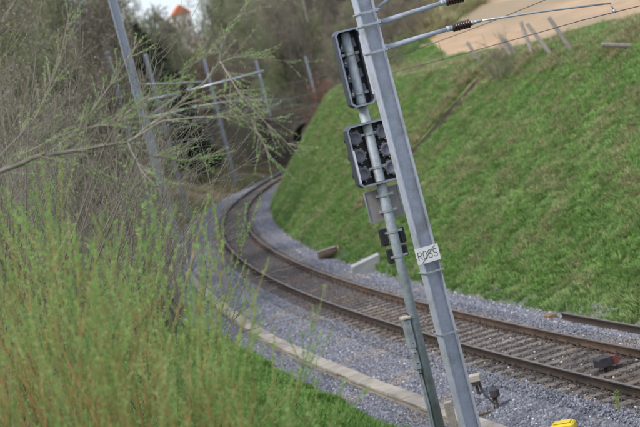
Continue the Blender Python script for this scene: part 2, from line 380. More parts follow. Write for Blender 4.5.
scatter('bank_grass', patch('g', -88, -30, 2.45, 16, amp=.16, sc=.55, mask=offg), tg, 42, .7, 1.35, 'g', .3, seed=1)
scatter('bank_grass', patch('g', -30, 46, 2.5, 16, amp=.16, sc=.55), tg, 26, .9, 1.6, 'g', .3, seed=2)
scatter('dry_bank_grass', patch('g', -88, 20, 3.2, 15, amp=.16, sc=.55, mask=lambda S, P: nmask(.8, .06, 5)(S, P) & offg(S, P)), td, 26, .5, 1.0, 'g', .5, seed=3)
scatter('lush_bank_grass', patch('g', -88, 30, 2.45, 5.2, amp=.16, sc=.55, mask=nmask(.8, -.05, 9)), tl, 26, .6, 1.15, 'g', .3, seed=4)
scatter('lush_slope_grass', patch('g', -88, -55, -9.6, -3.95, amp=.2, sc=.6), tl, 70, .6, 1.1, 'g', .4, seed=5)
scatter('slope_grass', patch('g', -100, -46, -15, -9.5, amp=.2, sc=.6), tg, 25, .8, 1.6, 'g', .4, seed=6)
scatter('crest_grass', patch('g', -70, 10, 10.6, 13.5, amp=.16, sc=.55, mask=nmask(.5, .1, 2)), td, 20, .8, 1.7, 'g', .4, seed=7)
gs = []; 
for i, p_ in enumerate(np.arange(4.2, 15.6, .45)):
    for q_ in (-.55, .0, .55):
        s_ = -40.5-.15*(p_-7)+q_+.05*math.sin(i*1.3); x_, y_ = sp(s_, p_); gs.append((float(x_), float(y_), float(height(s_, p_))+(.05 if q_ else .03)))
n3 = len(gs)//3
tag(link('earth_gully', np_mesh('earth_gully', gs, np.array([(3*i+j, 3*i+j+1, 3*i+j+4, 3*i+j+3) for i in range(n3-1) for j in range(2)]), M['gully'])), kind='structure')
scatter('gully_grass', patch('g', -39.9, -38.9, 4.5, 14, ds=.4, dz=.05), td, 24, .7, 1.2, 'g', .4, seed=8)
scatter('slope_litter_grass', patch('g', -50, 60, -12, -4.1, amp=.25, sc=.6, mask=nmask(.35, .05, 4)), td, 14, .7, 1.6, 'g', .5, seed=9)

def offfield(S, P):
    X, Y = sp(S, P); return fside(X, Y) < -.6
scatter('scrub_growth', patch('g', -30, 60, 15.5, 45, ds=1, dp=1, mask=offfield), td, 5, 2.0, 5.0, 'g', .5, seed=12)
scatter('scrub_growth', patch('g', -30, 60, 15.5, 45, ds=1, dp=1, mask=offfield), tg, 3, 2.0, 4.0, 'g', .5, seed=13)
# ------------------------------------------------------------ the railway track
track = empty('railway_track', (0, 0, 0))
tag(track, 'curving single railway track with rusty rails on weathered sleepers', 'railway track')
prof = [(-.07,-.159),(.07,-.159),(.07,-.148),(.02,-.130),(.010,-.120),(.010,-.045),(.034,-.034),(.036,-.006),(.030,0),(-.030,0),(-.036,-.006),(-.034,-.034),(-.010,-.045),(-.010,-.120),(-.02,-.130),(-.07,-.148)]
def rail_mesh(p0, S, ztop=0.0, name='rail'):
    V = []; Fc = []; n = len(prof); mi = []
    for s in S:
        x, y = sp(s, p0); a = ang(float(s)); nx, ny = math.cos(a), -math.sin(a)
        for (u, z) in prof: V.append((x+u*nx, y+u*ny, z+ztop))
    for i in range(len(S)-1):
        for k in range(n):
            Fc.append((i*n+k, (i+1)*n+k, (i+1)*n+(k+1) % n, i*n+(k+1) % n)); mi.append(1 if k in (8,) else 0)
    Fc += [tuple(range(n)), tuple(range(len(V)-1, len(V)-n-1, -1))]; mi += [0, 0]
    me = np_mesh(name, V, Fc, M['railrust']); me.materials.append(M['railhead'])
    me.polygons.foreach_set('material_index', mi); return me
Sr = np.arange(-100, 90.1, 1.0)
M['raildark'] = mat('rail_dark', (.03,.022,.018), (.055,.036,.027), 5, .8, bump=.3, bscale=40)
for p0 in (-.752, .752):
    me = rail_mesh(p0, Sr)
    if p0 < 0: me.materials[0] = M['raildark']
    link('rail', me, track)
sl_meshes = []
for i in range(5):
    b = MB(); b.box((0,0,0), (2.6, .25, .15), ch=.012); r = random.Random(i)
    b.v = [(x+r.uniform(-.012,.012), y+r.uniform(-.008,.008), z+r.uniform(-.006,.006)) for x, y, z in b.v]
    sl_meshes.append(b.mesh('sleeper', M['sleeper']))
b = MB(); b.box((0,0,.012), (.34,.17,.024), ch=.005)
for sx in (-.11, .11):
    b.box((sx*1.15, 0, .045), (.05, .09, .05), ch=.008); b.tube([(sx, 0, .02), (sx, 0, .10)], .022, 6)
fast_me = b.mesh('fastening', M['fasten'])
k = 0
for s in np.arange(-86, 56, .6):
    x, y = sp(s, random.uniform(-.03, .03)); a = ang(s)
    o = link('sleeper', sl_meshes[k % 5], track, (x, y, -.262)); o.rotation_euler = (0, random.uniform(-.004,.004), -a+random.uniform(-.012,.012)); k += 1
    if s < -18:
        for sx in (-.752, .752):
            q = link('fastening', fast_me, o, (sx, 0, .077))

# ------------------------------------------------------------ concrete cable trough
trough = empty('cable_trough', (0,0,0)); tag(trough, 'long low concrete cable trough with flat cover slabs beside the ballast', 'cable trough')
slabs = []
for i in range(5):
    b = MB(); b.box((0,0,0), (.36, .985, .07), ch=.012); r = random.Random(i+50)
    b.v = [(x+r.uniform(-.008,.008), y+r.uniform(-.004,.004), z+r.uniform(-.005,.005)) for x, y, z in b.v]
    slabs.append(b.mesh('cover_slab', M['concrete']))
V = []; Fc = []
Sb = np.arange(-100, 8.1, 1.0)
for s in Sb:
    for (dp_, z) in ((-.15,-.6),(.15,-.6),(.15,-.302),(-.15,-.302)):
        x, y = sp(s, -3.1+dp_+.05*math.sin(s*.23)); V.append((x, y, z))
for i in range(len(Sb)-1):
    for k2 in range(4): Fc.append((i*4+k2, i*4+(k2+1) % 4, i*4+4+(k2+1) % 4, i*4+4+k2))
link('trough_body', np_mesh('trough_body', V, Fc, M['concrete']), trough)
for i, s in enumerate(np.arange(-99.5, 8, 1.0)):
    x, y = sp(s, -3.1+.05*math.sin(s*.23)+random.uniform(-.012,.012)); a = ang(s)
    o = link('cover_slab', slabs[i % 5], trough, (x, y, -.262+random.uniform(-.008,.010)))
    o.rotation_euler = (random.uniform(-.008,.008), random.uniform(-.012,.012), -a+random.uniform(-.012,.012))

# ------------------------------------------------------------ overhead line masts
def lathe(b, prof2, M4, n=16):
    vs = []; fs = []
    for (t, r) in prof2:
        for k in range(n):
            q = 2*math.pi*k/n; vs.append(M4 @ Vector((t, r*math.cos(q), r*math.sin(q))))
    for i in range(len(prof2)-1):
        for k in range(n): fs.append((i*n+k, i*n+(k+1) % n, (i+1)*n+(k+1) % n, (i+1)*n+k))
    fs += [tuple(range(n-1, -1, -1)), tuple(range((len(prof2)-1)*n, len(prof2)*n))]
    b.add(vs, fs)
def frame_x(p0, p1):
    d = (Vector(p1)-Vector(p0)); L_ = d.length; x = d.normalized(); z = Vector((0,0,1)); y = z.cross(x).normalized(); z = x.cross(y)
    m4 = Matrix((x, y, z)).transposed().to_4x4(); m4.translation = Vector(p0); return m4, L_
def insulator(parent, p0, p1, n=7, r=.075):
    m4, L_ = frame_x(p0, p1); b = MB(); pf = []
    for i in range(n):
        t0 = L_*(.12+.76*i/n); dt = L_*.76/n
        pf += [(t0, .032), (t0+dt*.15, r*.97), (t0+dt*.4, r), (t0+dt*.62, .04)]
    lathe(b, [(L_*.10, .03)]+pf+[(L_*.90, .03)], m4, 18); o = b.build('insulator', M['brown'], parent, True)
    c = MB(); lathe(c, [(-.02,.02),(0,.042),(L_*.10,.045),(L_*.11,.03)], m4, 14); lathe(c, [(L_*.89,.03),(L_*.90,.045),(L_,.042),(L_+.03,.02)], m4, 14)
    c.build('end_cap', M['clamp'], o, True)
ARM = 1.0
def make_mast(main=True):
    root = empty('catenary_mast', (0,0,0)); ZT = 12.6
    fw, dp_, tf, tw = .13, .14, .017, .012                    # half flange width (along the line), half depth (across), thicknesses
    poly = [(-dp_,-fw),(-dp_+tf,-fw),(-dp_+tf,-tw/2),(dp_-tf,-tw/2),(dp_-tf,-fw),(dp_,-fw),(dp_,fw),(dp_-tf,fw),(dp_-tf,tw/2),(-dp_+tf,tw/2),(-dp_+tf,fw),(-dp_,fw)]
    b = MB(); b.prism(poly, -.3, ZT); b.build('column', M['steel'], root)
    b = MB(); b.box((0,0,-.38), (.8,.8,.5), ch=.02); b.build('foundation', M['greyconcrete'], root)
    if main:
        for z, t in ((7.45,.022),(7.25,.022),(6.80,.024),(2.05,.016),(3.1,.016)):
            b = MB(); e = .014
            for (c, d) in (((0,-fw-e,z),(2*dp_+.06,.022,t*1.6)),((0,fw+e,z),(2*dp_+.06,.022,t*1.6)),((-dp_-e,0,z),(.02,2*fw+.02,t)),((dp_+e,0,z),(.02,2*fw+.02,t))):
                b.box(c, d)
            if z > 4:
                b.tube([(dp_+.05,-fw-.04,z),(dp_+.05,fw+.04,z)], .012, 6); b.tube([(-dp_-.012,-fw-.04,z),(-dp_-.012,fw+.04,z)], .010, 6)
            b.build('band_clamp', M['clamp'], root)
    # cantilever: two tubes with insulators near the mast, then the registration arm out to the wire
    zz = [(7.24, 7.31), (6.82, 6.87)] if main else [(7.62, 7.58), (7.0, 6.98)]
    t0, t1, t2 = dp_+.05, 1.36, 1.78
    for n_, (za, zb) in enumerate(zz):
        b = MB(); b.tube([(t0,0,za),(t1,0,zb)], [.048,.034] if main else [.048*ARM,.045*ARM], 14); b.box((t0-.01,0,za), (.07,.08,.12), ch=.01)
        b.tube([(t1-.06,0,zb),(t1,0,zb)], .046, 12)
        tb = b.build('cantilever_tube', M['steel'], root, True)
        insulator(tb, (t1,0,zb), (t2,0,zb))
        b = MB()
        if n_ == 1:
            b.tube([(t2+.02,0,zb),(t2+.16,0,zb)], [.03,.022], 10); b.tube([(t2+.1,0,zb),(3.0,0,zb-.10),(4.3,0,6.62 if main else 6.6)], .017, 8)
            b.tube([(4.3,0,6.62),(4.33,0,6.50)], .012, 8); b.box((4.33,0,6.47), (.03,.07,.06))
        else:
            b.tube([(t2+.02,0,zb),(4.5,0,zb+.02)], .026 if main else .042*ARM, 8); b.tube([(4.3,0,zb),(4.3,0,zb-.26)], .014, 8)
        b.build('registration_arm', M['clamp'], root, True)
    b = MB(); b.tube([(dp_+.05,0,7.47 if main else 8.2),(1.1,0,7.86 if main else 8.0),(2.4,0,8.15 if main else 7.74)], .028, 8)
    b.tube([(dp_,0,7.45),(dp_+.09,0,7.45)] if main else [(dp_,0,8.2),(dp_+.1,0,8.2)], .04, 8)
    b.build('stay_tube', M['steel'], root, True)
    if not main:
        b = MB(); b.tube([(dp_,0,7.05),(1.9,0,7.70)], .03, 8); b.build('diagonal_strut', M['steel'], root, True)
    return root
mast = make_mast(True); mast.location = (1.53, 25.3, 0); mast.rotation_euler = (0, 0, .27)
tag(mast, 'large grey steel overhead line mast with two brown insulators, nearest to the camera', 'mast')
ARM = 1.0; fm = make_mast(False); ARM = .35; fm2 = make_mast(False)
fm2_m = [c.data.materials.__setitem__(0, M['farsteel']) for c in fm2.children if c.name.startswith(('column','stay','diagonal'))]
for o_ in fm.children:
    if o_.name.startswith(('column','stay','diagonal')): o_.data.materials[0] = M['farsteel']
MP = [-4.2, -4.3, -4.3, -5.1, -5.6, -6.0]; MH = [12.6, 11.4, 12.3, 12.2, 11.4, 11.2]
MS = [(-51.5, 'thick blurred overhead line mast behind the bare twigs with a long white cantilever arm'),
      (-21, 'faint grey line mast standing just left of and behind the second mast in the twigs'),
      (9, 'thin grey line mast with flat top between the twigs, right of the second mast'),
      (38, 'small distant line mast with flat top, third from the right among the far masts'),
      (62, 'distant line mast behind the leafy branch tips, above the bend'),
      (93, 'farthest line mast, tiny and pale before the brown wood')]
for i, (s, lab) in enumerate(MS):
    o = fm if i == 0 else (fm2 if i == 1 else copy_tree(fm2))
    x, y = sp(s, MP[i]); o.location = (x, y, MH[i]-12.6); o.rotation_euler = (0, 0, -ang(s)); tag(o, lab, 'mast', 'overhead line masts far along the curve')
# wires
sup = [-112, -79.5] + [q[0] for q in MS] + [125]
def wire_pt(s, z):
    x, y = sp(s, .12); return (float(x), float(y), z)
def wpath(z0, sag, nper=14):
    pts = []
    for i in range(len(sup)-1):
        A, B = Vector(wire_pt(sup[i], 0)), Vector(wire_pt(sup[i+1], 0))
        for j in range(nper):
            t = j/nper; q = A.lerp(B, t); pts.append((q.x, q.y, z0-4*sag*t*(1-t)))
    return pts
b = MB(); cw = wpath(6.46, .06); b.tube(cw, .009, 5); o = b.build('contact_wire', M['wire']); tag(o, 'lower overhead contact wire held by the registration arm', 'wire')
b = MB(); mw = wpath(7.05, .27); b.tube(mw, .008, 5); o = b.build('messenger_wire', M['wire']); tag(o, 'upper sagging overhead messenger wire with thin droppers', 'wire')
for i in range(14*2-10, 14*8, 3):
    b = MB(); b.tube([cw[i], mw[i]], .005, 4); b.box(cw[i], (.02,.04,.05)); b.build('dropper', M['wire'], o)

# ------------------------------------------------------------ the station name sign on the mast
sg = empty('name_sign', (1.53, 25.3, 3.40), .20); tag(sg, 'small white sign reading ROSS crossed out, strapped to the big grey mast', 'sign')
b = MB(); b.box((-.03,-.172,0), (.40,.006,.265), ch=0); b.build('sign_plate', M['white'], sg)
def stroke(b, pts, wd, y=-.1765):
    for (x0, z0), (x1, z1) in zip(pts[:-1], pts[1:]):
        dx, dz = x1-x0, z1-z0; L_ = math.hypot(dx, dz); nx, nz_ = -dz/L_*wd/2, dx/L_*wd/2; ex, ez = dx/L_*wd*.3, dz/L_*wd*.3
        q = [(x0-ex+nx, z0-ez+nz_), (x0-ex-nx, z0-ez-nz_), (x1+ex-nx, z1+ez-nz_), (x1+ex+nx, z1+ez+nz_)]
        b.add([(a, y, c) for a, c in q]+[(a, y-.0012, c) for a, c in q], [(0,1,2,3),(7,6,5,4),(0,4,5,1),(1,5,6,2),(2,6,7,3),(3,7,4,0)])
G = {'R': [[(0,0),(0,1),(.45,1),(.6,.9),(.6,.65),(.45,.53),(0,.53)], [(.32,.53),(.62,0)]],
     'O': [[(.15,0),(0,.2),(0,.8),(.15,1),(.45,1),(.6,.8),(.6,.2),(.45,0),(.15,0)]],
     'S': [[(.6,.85),(.45,1),(.15,1),(0,.85),(0,.65),(.12,.53),(.48,.47),(.6,.35),(.6,.15),(.45,0),(.15,0),(0,.15)]]}
b = MB()
for i, ch in enumerate('ROSS'):
    for st_ in G[ch]: stroke(b, [(-.03-.165+.089*i+x*.098, -.062+z*.125) for x, z in st_], .0095)
b.build('lettering', M['print'], sg)
b = MB(); stroke(b, [(-.03-.12,-.12),(-.03+.145,.12)], .010, -.179); b.build('diagonal_stroke', M['print'], sg)
b = MB()
for z in (-.06,.06): b.box((-.0,-.155,z), (.36,.02,.03))
b.build('bracket', M['clamp'], sg)

# ------------------------------------------------------------ the signal
sig = empty('railway_signal', (1.10, 27.0, -.4)); sig.rotation_euler = (0, math.radians(.75), .235)
tag(sig, 'railway signal seen from behind, slim grey pole carrying two black lamp heads', 'signal')
Z0 = .4
b = MB(); b.tube([(0,0,-.3),(0,0,Z0+7.28)], .088, 20); b.build('signal_pole', M['steel2'], sig, True)
b = MB(); b.box((0,0,.0),(.5,.5,.3), ch=.02); b.build('foundation', M['greyconcrete'], sig)
def octo(wd, ht, c):
    x, z = wd/2, ht/2; return [(-x+c,-z),(x-c,-z),(x,-z+c),(x,z-c),(x-c,z),(-x+c,z),(-x,z-c),(-x,-z+c)]
def head(zc, wd, ht, lamps, yoff, strips):
    """open-backed box facing away from the camera; rim on the camera side"""
    O = octo(wd, ht, .07); I = octo(wd-.085, ht-.085, .05); y0, y1 = yoff, yoff+.24     # y0 = rim nearest the camera, y1 = front board
    hd = MB(); vs = [(x, y0, z+zc) for x, z in O]+[(x, y1, z+zc) for x, z in O]+[(x*.985, y0, z+zc) for x, z in I]+[(x*.985, y1-.03, z+zc) for x, z in I]
    fs = [(i, (i+1) % 8, 8+(i+1) % 8, 8+i) for i in range(8)] + [tuple(range(8,16))] + [(16+i, 24+i, 24+(i+1) % 8, 16+(i+1) % 8) for i in range(8)] + [tuple(range(31,23,-1))]
    hd.add(vs, fs); o = hd.build('lamp_head', M['shell'], sig)
    rim = MB(); O2 = octo(wd-.008, ht-.008, .068); I2 = octo(wd-.075, ht-.075, .05)
    vs = [(x, y0-.006, z+zc) for x, z in O2]+[(x, y0-.006, z+zc) for x, z in I2]+[(x, y0+.004, z+zc) for x, z in O2]+[(x, y0+.03, z+zc) for x, z in I2]
    fs = []
    for i in range(8):
        j = (i+1) % 8; fs += [(i, 8+i, 8+j, j), (16+i, i, j, 16+j), (8+i, 24+i, 24+j, 8+j)]
    rim.add(vs, fs); rim.build('rim', M['rimsilver'], o)
    bk = MB(); bk.add([(x*.99, y1-.034, z+zc) for x, z in I], [tuple(range(8))]); bk.build('back_board', M['black'], o)
    for (x, z0, z1) in strips:
        q = MB(); q.box((x, y0-.012, (z0+z1)/2), (.032,.008,abs(z1-z0))); q.build('reflective_strip', M['rimwhite'], o)
    for (x, z, r_) in lamps:
        q = MB(); m4 = Matrix.Translation((x, y1-.03, z)) @ Matrix.Rotation(-math.pi/2, 4, 'Z')
        lathe(q, [(0,r_),(.10,r_),(.112,r_*.93),(.114,r_*.6),(.10,r_*.55),(.10,r_*.1)], m4, 20); lo = q.build('lamp_unit', M['lampback'] if r_ > .1 else M['black'], o, True)
        for k2 in range(7):
            a = k2*.9+.3; g = MB(); g.box((x+math.cos(a)*r_*1.06, y1-.12, z+math.sin(a)*r_*1.06), (.02,.05,.02)); g.build('bolt', M['brass'], lo)
        fl = MB(); nlug = 8
        for k2 in range(nlug):
            a = 2*math.pi*k2/nlug+.2; fl.box((x+math.cos(a)*r_*.98, y1-.085, z+math.sin(a)*r_*.98), (.05,.03,.035), ry=-a)
        fl.build('lug', M['lampback'], lo)
        # hood on the far side
        hdm = MB(); m5 = Matrix.Translation((x, y1, z)) @ Matrix.Rotation(math.pi/2, 4, 'Z')
        lathe(hdm, [(0,r_*.9),(.22,r_*.95),(.22,r_*.85),(.02,r_*.8)], m5, 16); hdm.build('hood', M['black'], lo)
    return o
zu = Z0+6.65
up = head(zu, .47, 1.36, [], -.16, [(.20, zu-.52, zu+.52)])
# four dark wedge-shaped lamp housings peeping out from behind the pole
for i in range(4):
    z = zu+.44-.27*i
    q = MB(); q.prism([(-.185, -.17), (-.06, .02), (.13, .02), (.15, -.13), (-.05, -.20)], 0, .13, Matrix.Translation((0, .055, z)) @ Matrix.Rotation(math.pi/2, 4, 'X') @ Matrix.Translation((0, .06, -.06)))
    lo = q.build('lamp_unit', M['lampback'], up)
    g = MB(); g.box((-.125, -.04, z-.055), (.028,.03,.022)); g.build('bolt', M['rimwhite'], lo)
zl = Z0+5.14
L6 = [(cx, zl+dz, .125) for cx in (-.27, .25) for dz in (.32, 0, -.32)]
head(zl, .84, 1.10, L6, -.13, [(-.385, zl-.46, zl+.12)])
zp = Z0+4.22
b = MB(); b.box((0,.13,zp), (.64,.012,.56)); 
pl = b.build('number_plate', M['plate'], sig)
b = MB()
for (c, d) in (((-.315,.118,zp),(.02,.02,.56)),((.315,.118,zp),(.02,.02,.56)),((0,.118,zp+.27),(.61,.02,.02)),((0,.118,zp-.27),(.61,.02,.02))): b.box(c, d)
b.build('plate_frame', M['steel2'], pl)
for z in (Z0+6.2, Z0+6.9, Z0+5.48, Z0+4.88, zp+.16, zp-.12, Z0+3.72, Z0+3.28):
    b = MB(); b.tube([(0,0,z-.022),(0,0,z+.022)], .102, 16)
    b.box((.12,0,z),(.10,.05,.045)); b.box((-.115,0,z),(.07,.05,.04)); b.box((0,.1,z),(.26,.03,.05)); b.build('pipe_clamp', M['clamp'], sig)
for (x, z, w_, h_) in ((-.165, Z0+3.66, .12, .30), (-.135, Z0+3.30, .075, .26), (.16, Z0+3.62, .10, .28), (.15, Z0+3.34, .07, .2)):
    b = MB(); b.box((x,.05,z),(w_,.14,h_), ch=.012); b.build('indicator_box', M['black'], sig)
b = MB(); b.box((0,.12,Z0+3.5),(.36,.02,.03)); b.build('indicator_bracket', M['steel2'], sig)
b = MB(); b.box((-.15,-.01,Z0+1.9),(.13,.16,.52), ch=.015); jb = b.build('junction_box', M['steel2'], sig)
b = MB(); b.box((-.15,-.01,Z0+2.19),(.17,.20,.05), ch=.01); b.build('box_lid', M['beige'], jb)
b = MB(); b.box((-.14,-.02,Z0+1.42),(.10,.13,.34), ch=.012); b.build('junction_box', M['steel2'], sig)
for x in (-.155, -.12):
    b = MB(); b.tube([(x,-.03,Z0+1.3),(x+.005,-.05,Z0+.6),(x-.02,-.03,-.1)], .022, 8); b.build('cable_conduit', M['steel2'], sig)
b = MB()
for k2 in range(7): b.tube([(-.088,0,Z0+1.15+k2*.18),(-.10,-.05,Z0+1.17+k2*.18),(-.15,-.09,Z0+1.19+k2*.18)], .012, 5)
b.build('cable_tie', M['black'], sig)

# ------------------------------------------------------------ small things by the track
def gp(px, py, z):
    d = at(px, py, 1.0)-Vector((0,0,CAMH)); return Vector((0,0,CAMH)) + d*((z-CAMH)/d.z)
b = MB(); b.box((0,0,.45),(.15,.13,1.15), ch=.01, rx=.03); o = b.build('timber_stake', M['post']); o.location = (1.33,26.7,-.4); tag(o, 'short weathered timber stake at the foot of the signal pole', 'stake')
A1 = gp(480, 399, -.35); A2 = gp(499, 411, -.35)
t = empty('track_box', A1, -.2); tag(t, 'small beige topped cable box on a stake in the ballast', 'cable box')
b = MB(); b.tube([(0,0,-.1),(0,0,.36)], .03, 8); b.box((.07,0,.2),(.04,.04,.4)); b.build('stake', M['fasten'], t)
b = MB(); b.box((0,0,.44),(.24,.2,.15), ch=.02); b.build('cover', M['beige'], t)
b = MB(); b.box((0,0,.33),(.17,.15,.08), ch=.01); b.build('box_body', M['darkbox'], t)
t = empty('cable_post', A2, .3); tag(t, 'dark round-topped cable post right of the beige topped box', 'cable post')
b = MB(); b.tube([(0,0,-.1),(0,0,.30)], .028, 8); b.tube([(-.07,0,0),(-.06,0,.28)], .014, 6); b.build('stake', M['fasten'], t)
b = MB(); b.tube([(0,0,.27),(0,0,.30),(0,0,.42),(0,0,.46)], [.05,.095,.095,.05], 12); b.build('round_head', M['darkbox'], t)
b = MB(); b.tube([A1+Vector((.08,-.02,.3)), A1.lerp(A2,.35)+Vector((0,0,.17)), A1.lerp(A2,.8)+Vector((0,0,.12)), A2+Vector((-.02,0,.3))], .02, 6); o = b.build('connecting_cable', M['cable']); tag(o, 'black cable hanging between the beige topped box and the dark post', 'cable')
b = MB(); b.box((0,0,0),(.85,.07,.05), rz=.1); o = b.build('timber_batten', M['log']); o.location = (A2.x-.42, A2.y-.12, -.31); tag(o, 'dark batten lying from the dark cable post to the concrete trough', 'batten')
A3 = gp(562, 421, -.05)
t = empty('yellow_box', (A3.x, A3.y, -.38), -.35); tag(t, 'yellow box with black marks in the ballast at the bottom edge', 'box')
b = MB(); b.box((0,0,.14),(.42,.3,.32), ch=.03); b.build('box_body', M['yellow'], t)
b = MB(); b.box((.10,-.152,.2),(.16,.006,.08)); b.box((-.09,-.152,.17),(.05,.006,.12)); b.build('mark', M['print'], t)
b = MB(); b.box((0,0,.315),(.3,.18,.02), ch=.008); b.build('lid', M['yellow'], t)
A4 = gp(609, 371, -.2)
t = empty('track_device', A4, .28); tag(t, 'black device with a maroon end cap standing between the rails', 'track device')
b = MB(); b.box((.0,.0,.08),(.12,.16,.2)); b.build('foot', M['fasten'], t)
b = MB(); b.prism([(-.22,.0),(-.22,.14),(-.19,.17),(.08,.17),(.10,.0)], -.13, .13, Matrix.Translation((0,0,.12)) @ Matrix.Rotation(math.pi/2, 4, 'X')); b.build('body', M['darkbox'], t)
b = MB(); b.prism([(.101,.0),(.082,.17),(.16,.165),(.215,.12),(.225,.06),(.18,0)], -.125, .125, Matrix.Translation((0,0,.12)) @ Matrix.Rotation(math.pi/2, 4, 'X')); b.build('end_cap', M['maroon'], t)
b = MB(); b.box((.14,0,.04),(.26,.05,.03)); b.build('arm', M['fasten'], t)
lr = link('loose_rail', rail_mesh(2.02, np.arange(-84, -70.4, .7), -.10, 'loose_rail')); lr.data.materials[0] = M['raildark']; tag(lr, 'spare rusty rail lying on the ballast along the foot of the bank', 'rail')
x, y = sp(-70.1, 1.95); b = MB(); b.box((0,0,0),(.22,.35,.2), ch=.02, rz=.2); o = b.build('rusty_block', M['orangerust']); o.location = (x, y, -.26); tag(o, 'rust coloured block at the left end of the spare rail', 'block')
for i in range(1):
    x, y = sp(-51.2, 2.15); o = MB(); o.add([(-.55,-.1,-.25),(.5,-.12,-.3),(.55,-.1,.3),(-.5,-.1,.10),(-.55,.12,-.25),(.5,.12,-.3),(.55,.16,.32),(-.5,.16,.12)], [(0,1,2,3),(7,6,5,4),(0,4,5,1),(1,5,6,2),(2,6,7,3),(3,7,4,0)])
    ob = o.build('concrete_slab', M['greyconcrete']); ob.location = (x, y, -.06); ob.rotation_euler = (.18,0,.12); tag(ob, 'grey wedge shaped concrete slab leaning at the foot of the bank', 'concrete slab')
x, y = sp(-43.2, 2.35); t = empty('sawn_log', (x, y, -.12), .06); tag(t, 'short dark log with a pale sawn end at the foot of the bank', 'log')
b = MB(); b.tube([(-.55,0,0),(-.2,0,.02),(.3,.02,.03)], [.19,.21,.2], 12); b.build('log_body', M['log'], t, True)
b = MB(); b.tube([(.301,.02,.03),(.33,.02,.03)], .19, 12); b.build('cut_face', M['cutwood'], t)
b = MB(); b.box((-.15,0,.215),(.75,.3,.03), ry=-.06); b.build('plank', M['post'], t)
b = MB(); b.tube([(0,0,0),(.1,.05,.3),(.3,.1,.75)], [.03,.025,.015], 6); o = b.build('broken_stick', M['log']); o.location = (float(x)+.35, float(y)+.1, -.05); tag(o, 'broken stick leaning up from the sawn log', 'stick')

# ------------------------------------------------------------ fence posts on the crest
posts = [(480,52,.9,-.35,'leftmost leaning fence post on the crest beside the bare bush'),(511,46,.8,-.25,'short fence post right of the bare bush on the crest'),(517,45,.7,-.45,'short leaning fence post touching the one on its left'),
         (533,45,1.15,-.12,'tall fence post, nearly upright, fourth from the left on the crest'),(551,44,1.2,-.42,'long fence post leaning far left on the crest'),(573,42,1.25,-.38,'pale fence post leaning left, last upright one on the crest')]
for (px, py, h_, ln, lab) in posts:
    best = None; py += 9; h_ *= 1.25
    for Yd in np.arange(45, 95, .25):
        q = at(px, py, Yd); g = hz(q.x, q.y)
        if q.z <= g+.08: best = q; break
    if best is None: best = at(px, py, 70)
    q = best; z = hz(q.x, q.y)
    b = MB(); b.tube([(0,0,-.3),(0,0,h_*.5),(.01,0,h_),(.015,0,h_+.03)], [.085,.08,.075,.03], 8); o = b.build('fence_post', M['post']); o.location = (q.x, q.y, z); o.rotation_euler = (random.uniform(-.1,.1), ln, 0)
    tag(o, lab, 'fence post', 'old fence posts along the crest of the bank')
q = at(622, 30, 50); b = MB(); b.tube([(-.75,0,.35),(0,0,.12),(.7,.05,-.1)], [.07,.08,.075], 8); o = b.build('fallen_post', M['post']); o.location = (q.x, q.y, hz(q.x,q.y)+.12); tag(o, 'fallen pale fence post lying on the crest at the right edge', 'fence post')

# ------------------------------------------------------------ plants: generators
def grow(pl, p, d, L_, r, lv, P):
    """appends polylines (points, radii, level)"""
    n = P['seg'][lv]; pts = [p.copy()]; rs = [r]; st_ = L_/n; dd = d.copy()
    for i in range(n):
        dd = dd + rng.normal(0, P['wob'][lv], 3); dd[2] += P['up'][lv]; dd /= np.linalg.norm(dd)
        p = p + dd*st_; pts.append(p.copy()); rs.append(max(r*(1-(i+1)/n*P['tap']), P['rmin']))
    pl.append((np.array(pts), np.array(rs), lv))
    if lv+1 >= len(P['seg']): return
    nc = P['n'][lv]; nc = int(rng.integers(max(1, nc-2), nc+3))
    for c in range(nc):
        t = P['t0'][lv] + (1-P['t0'][lv])*(c+rng.uniform(0, 1))/nc; i = min(int(t*n), n-1); fr = t*n-i
        q = pts[i]*(1-fr)+pts[i+1]*fr
        ax = pts[i+1]-pts[i]; ax /= np.linalg.norm(ax)
        o = rng.normal(0, 1, 3); o -= ax*o.dot(ax); o /= np.linalg.norm(o); a = rng.uniform(*P['ang'])
        grow(pl, q, ax*math.cos(a)+o*math.sin(a), L_*rng.uniform(*P['len'][lv])*(1-.45*t), rs[i]*P['rr'], lv+1, P)
def poly_mesh(pl, name, mat_, sides=(6,4,3,3,3)):
    V = []; Fs = []; base = 0
    for (pts, rs, lv) in pl:
        n = sides[min(lv, len(sides)-1)]; k = len(pts)
        tg_ = np.gradient(pts, axis=0); tg_ /= np.linalg.norm(tg_, axis=1)[:, None]+1e-9
        ref = np.array([0,0,1.]) if abs(tg_[0][2]) < .9 else np.array([1.,0,0])
        u = np.cross(tg_, ref); u /= np.linalg.norm(u, axis=1)[:, None]+1e-9; v = np.cross(tg_, u)
        q = np.arange(n)*2*np.pi/n
        ring = pts[:, None]+(u[:, None]*np.cos(q)[None, :, None]+v[:, None]*np.sin(q)[None, :, None])*rs[:, None, None]
        V.append(ring.reshape(-1, 3)); i, j = np.meshgrid(np.arange(k-1), np.arange(n), indexing='ij'); j2 = (j+1) % n
        Fs.append((base+np.stack([i*n+j, i*n+j2, (i+1)*n+j2, (i+1)*n+j], -1)).reshape(-1, 4)); base += k*n
    return np_mesh(name, np.concatenate(V), np.concatenate(Fs), mat_)
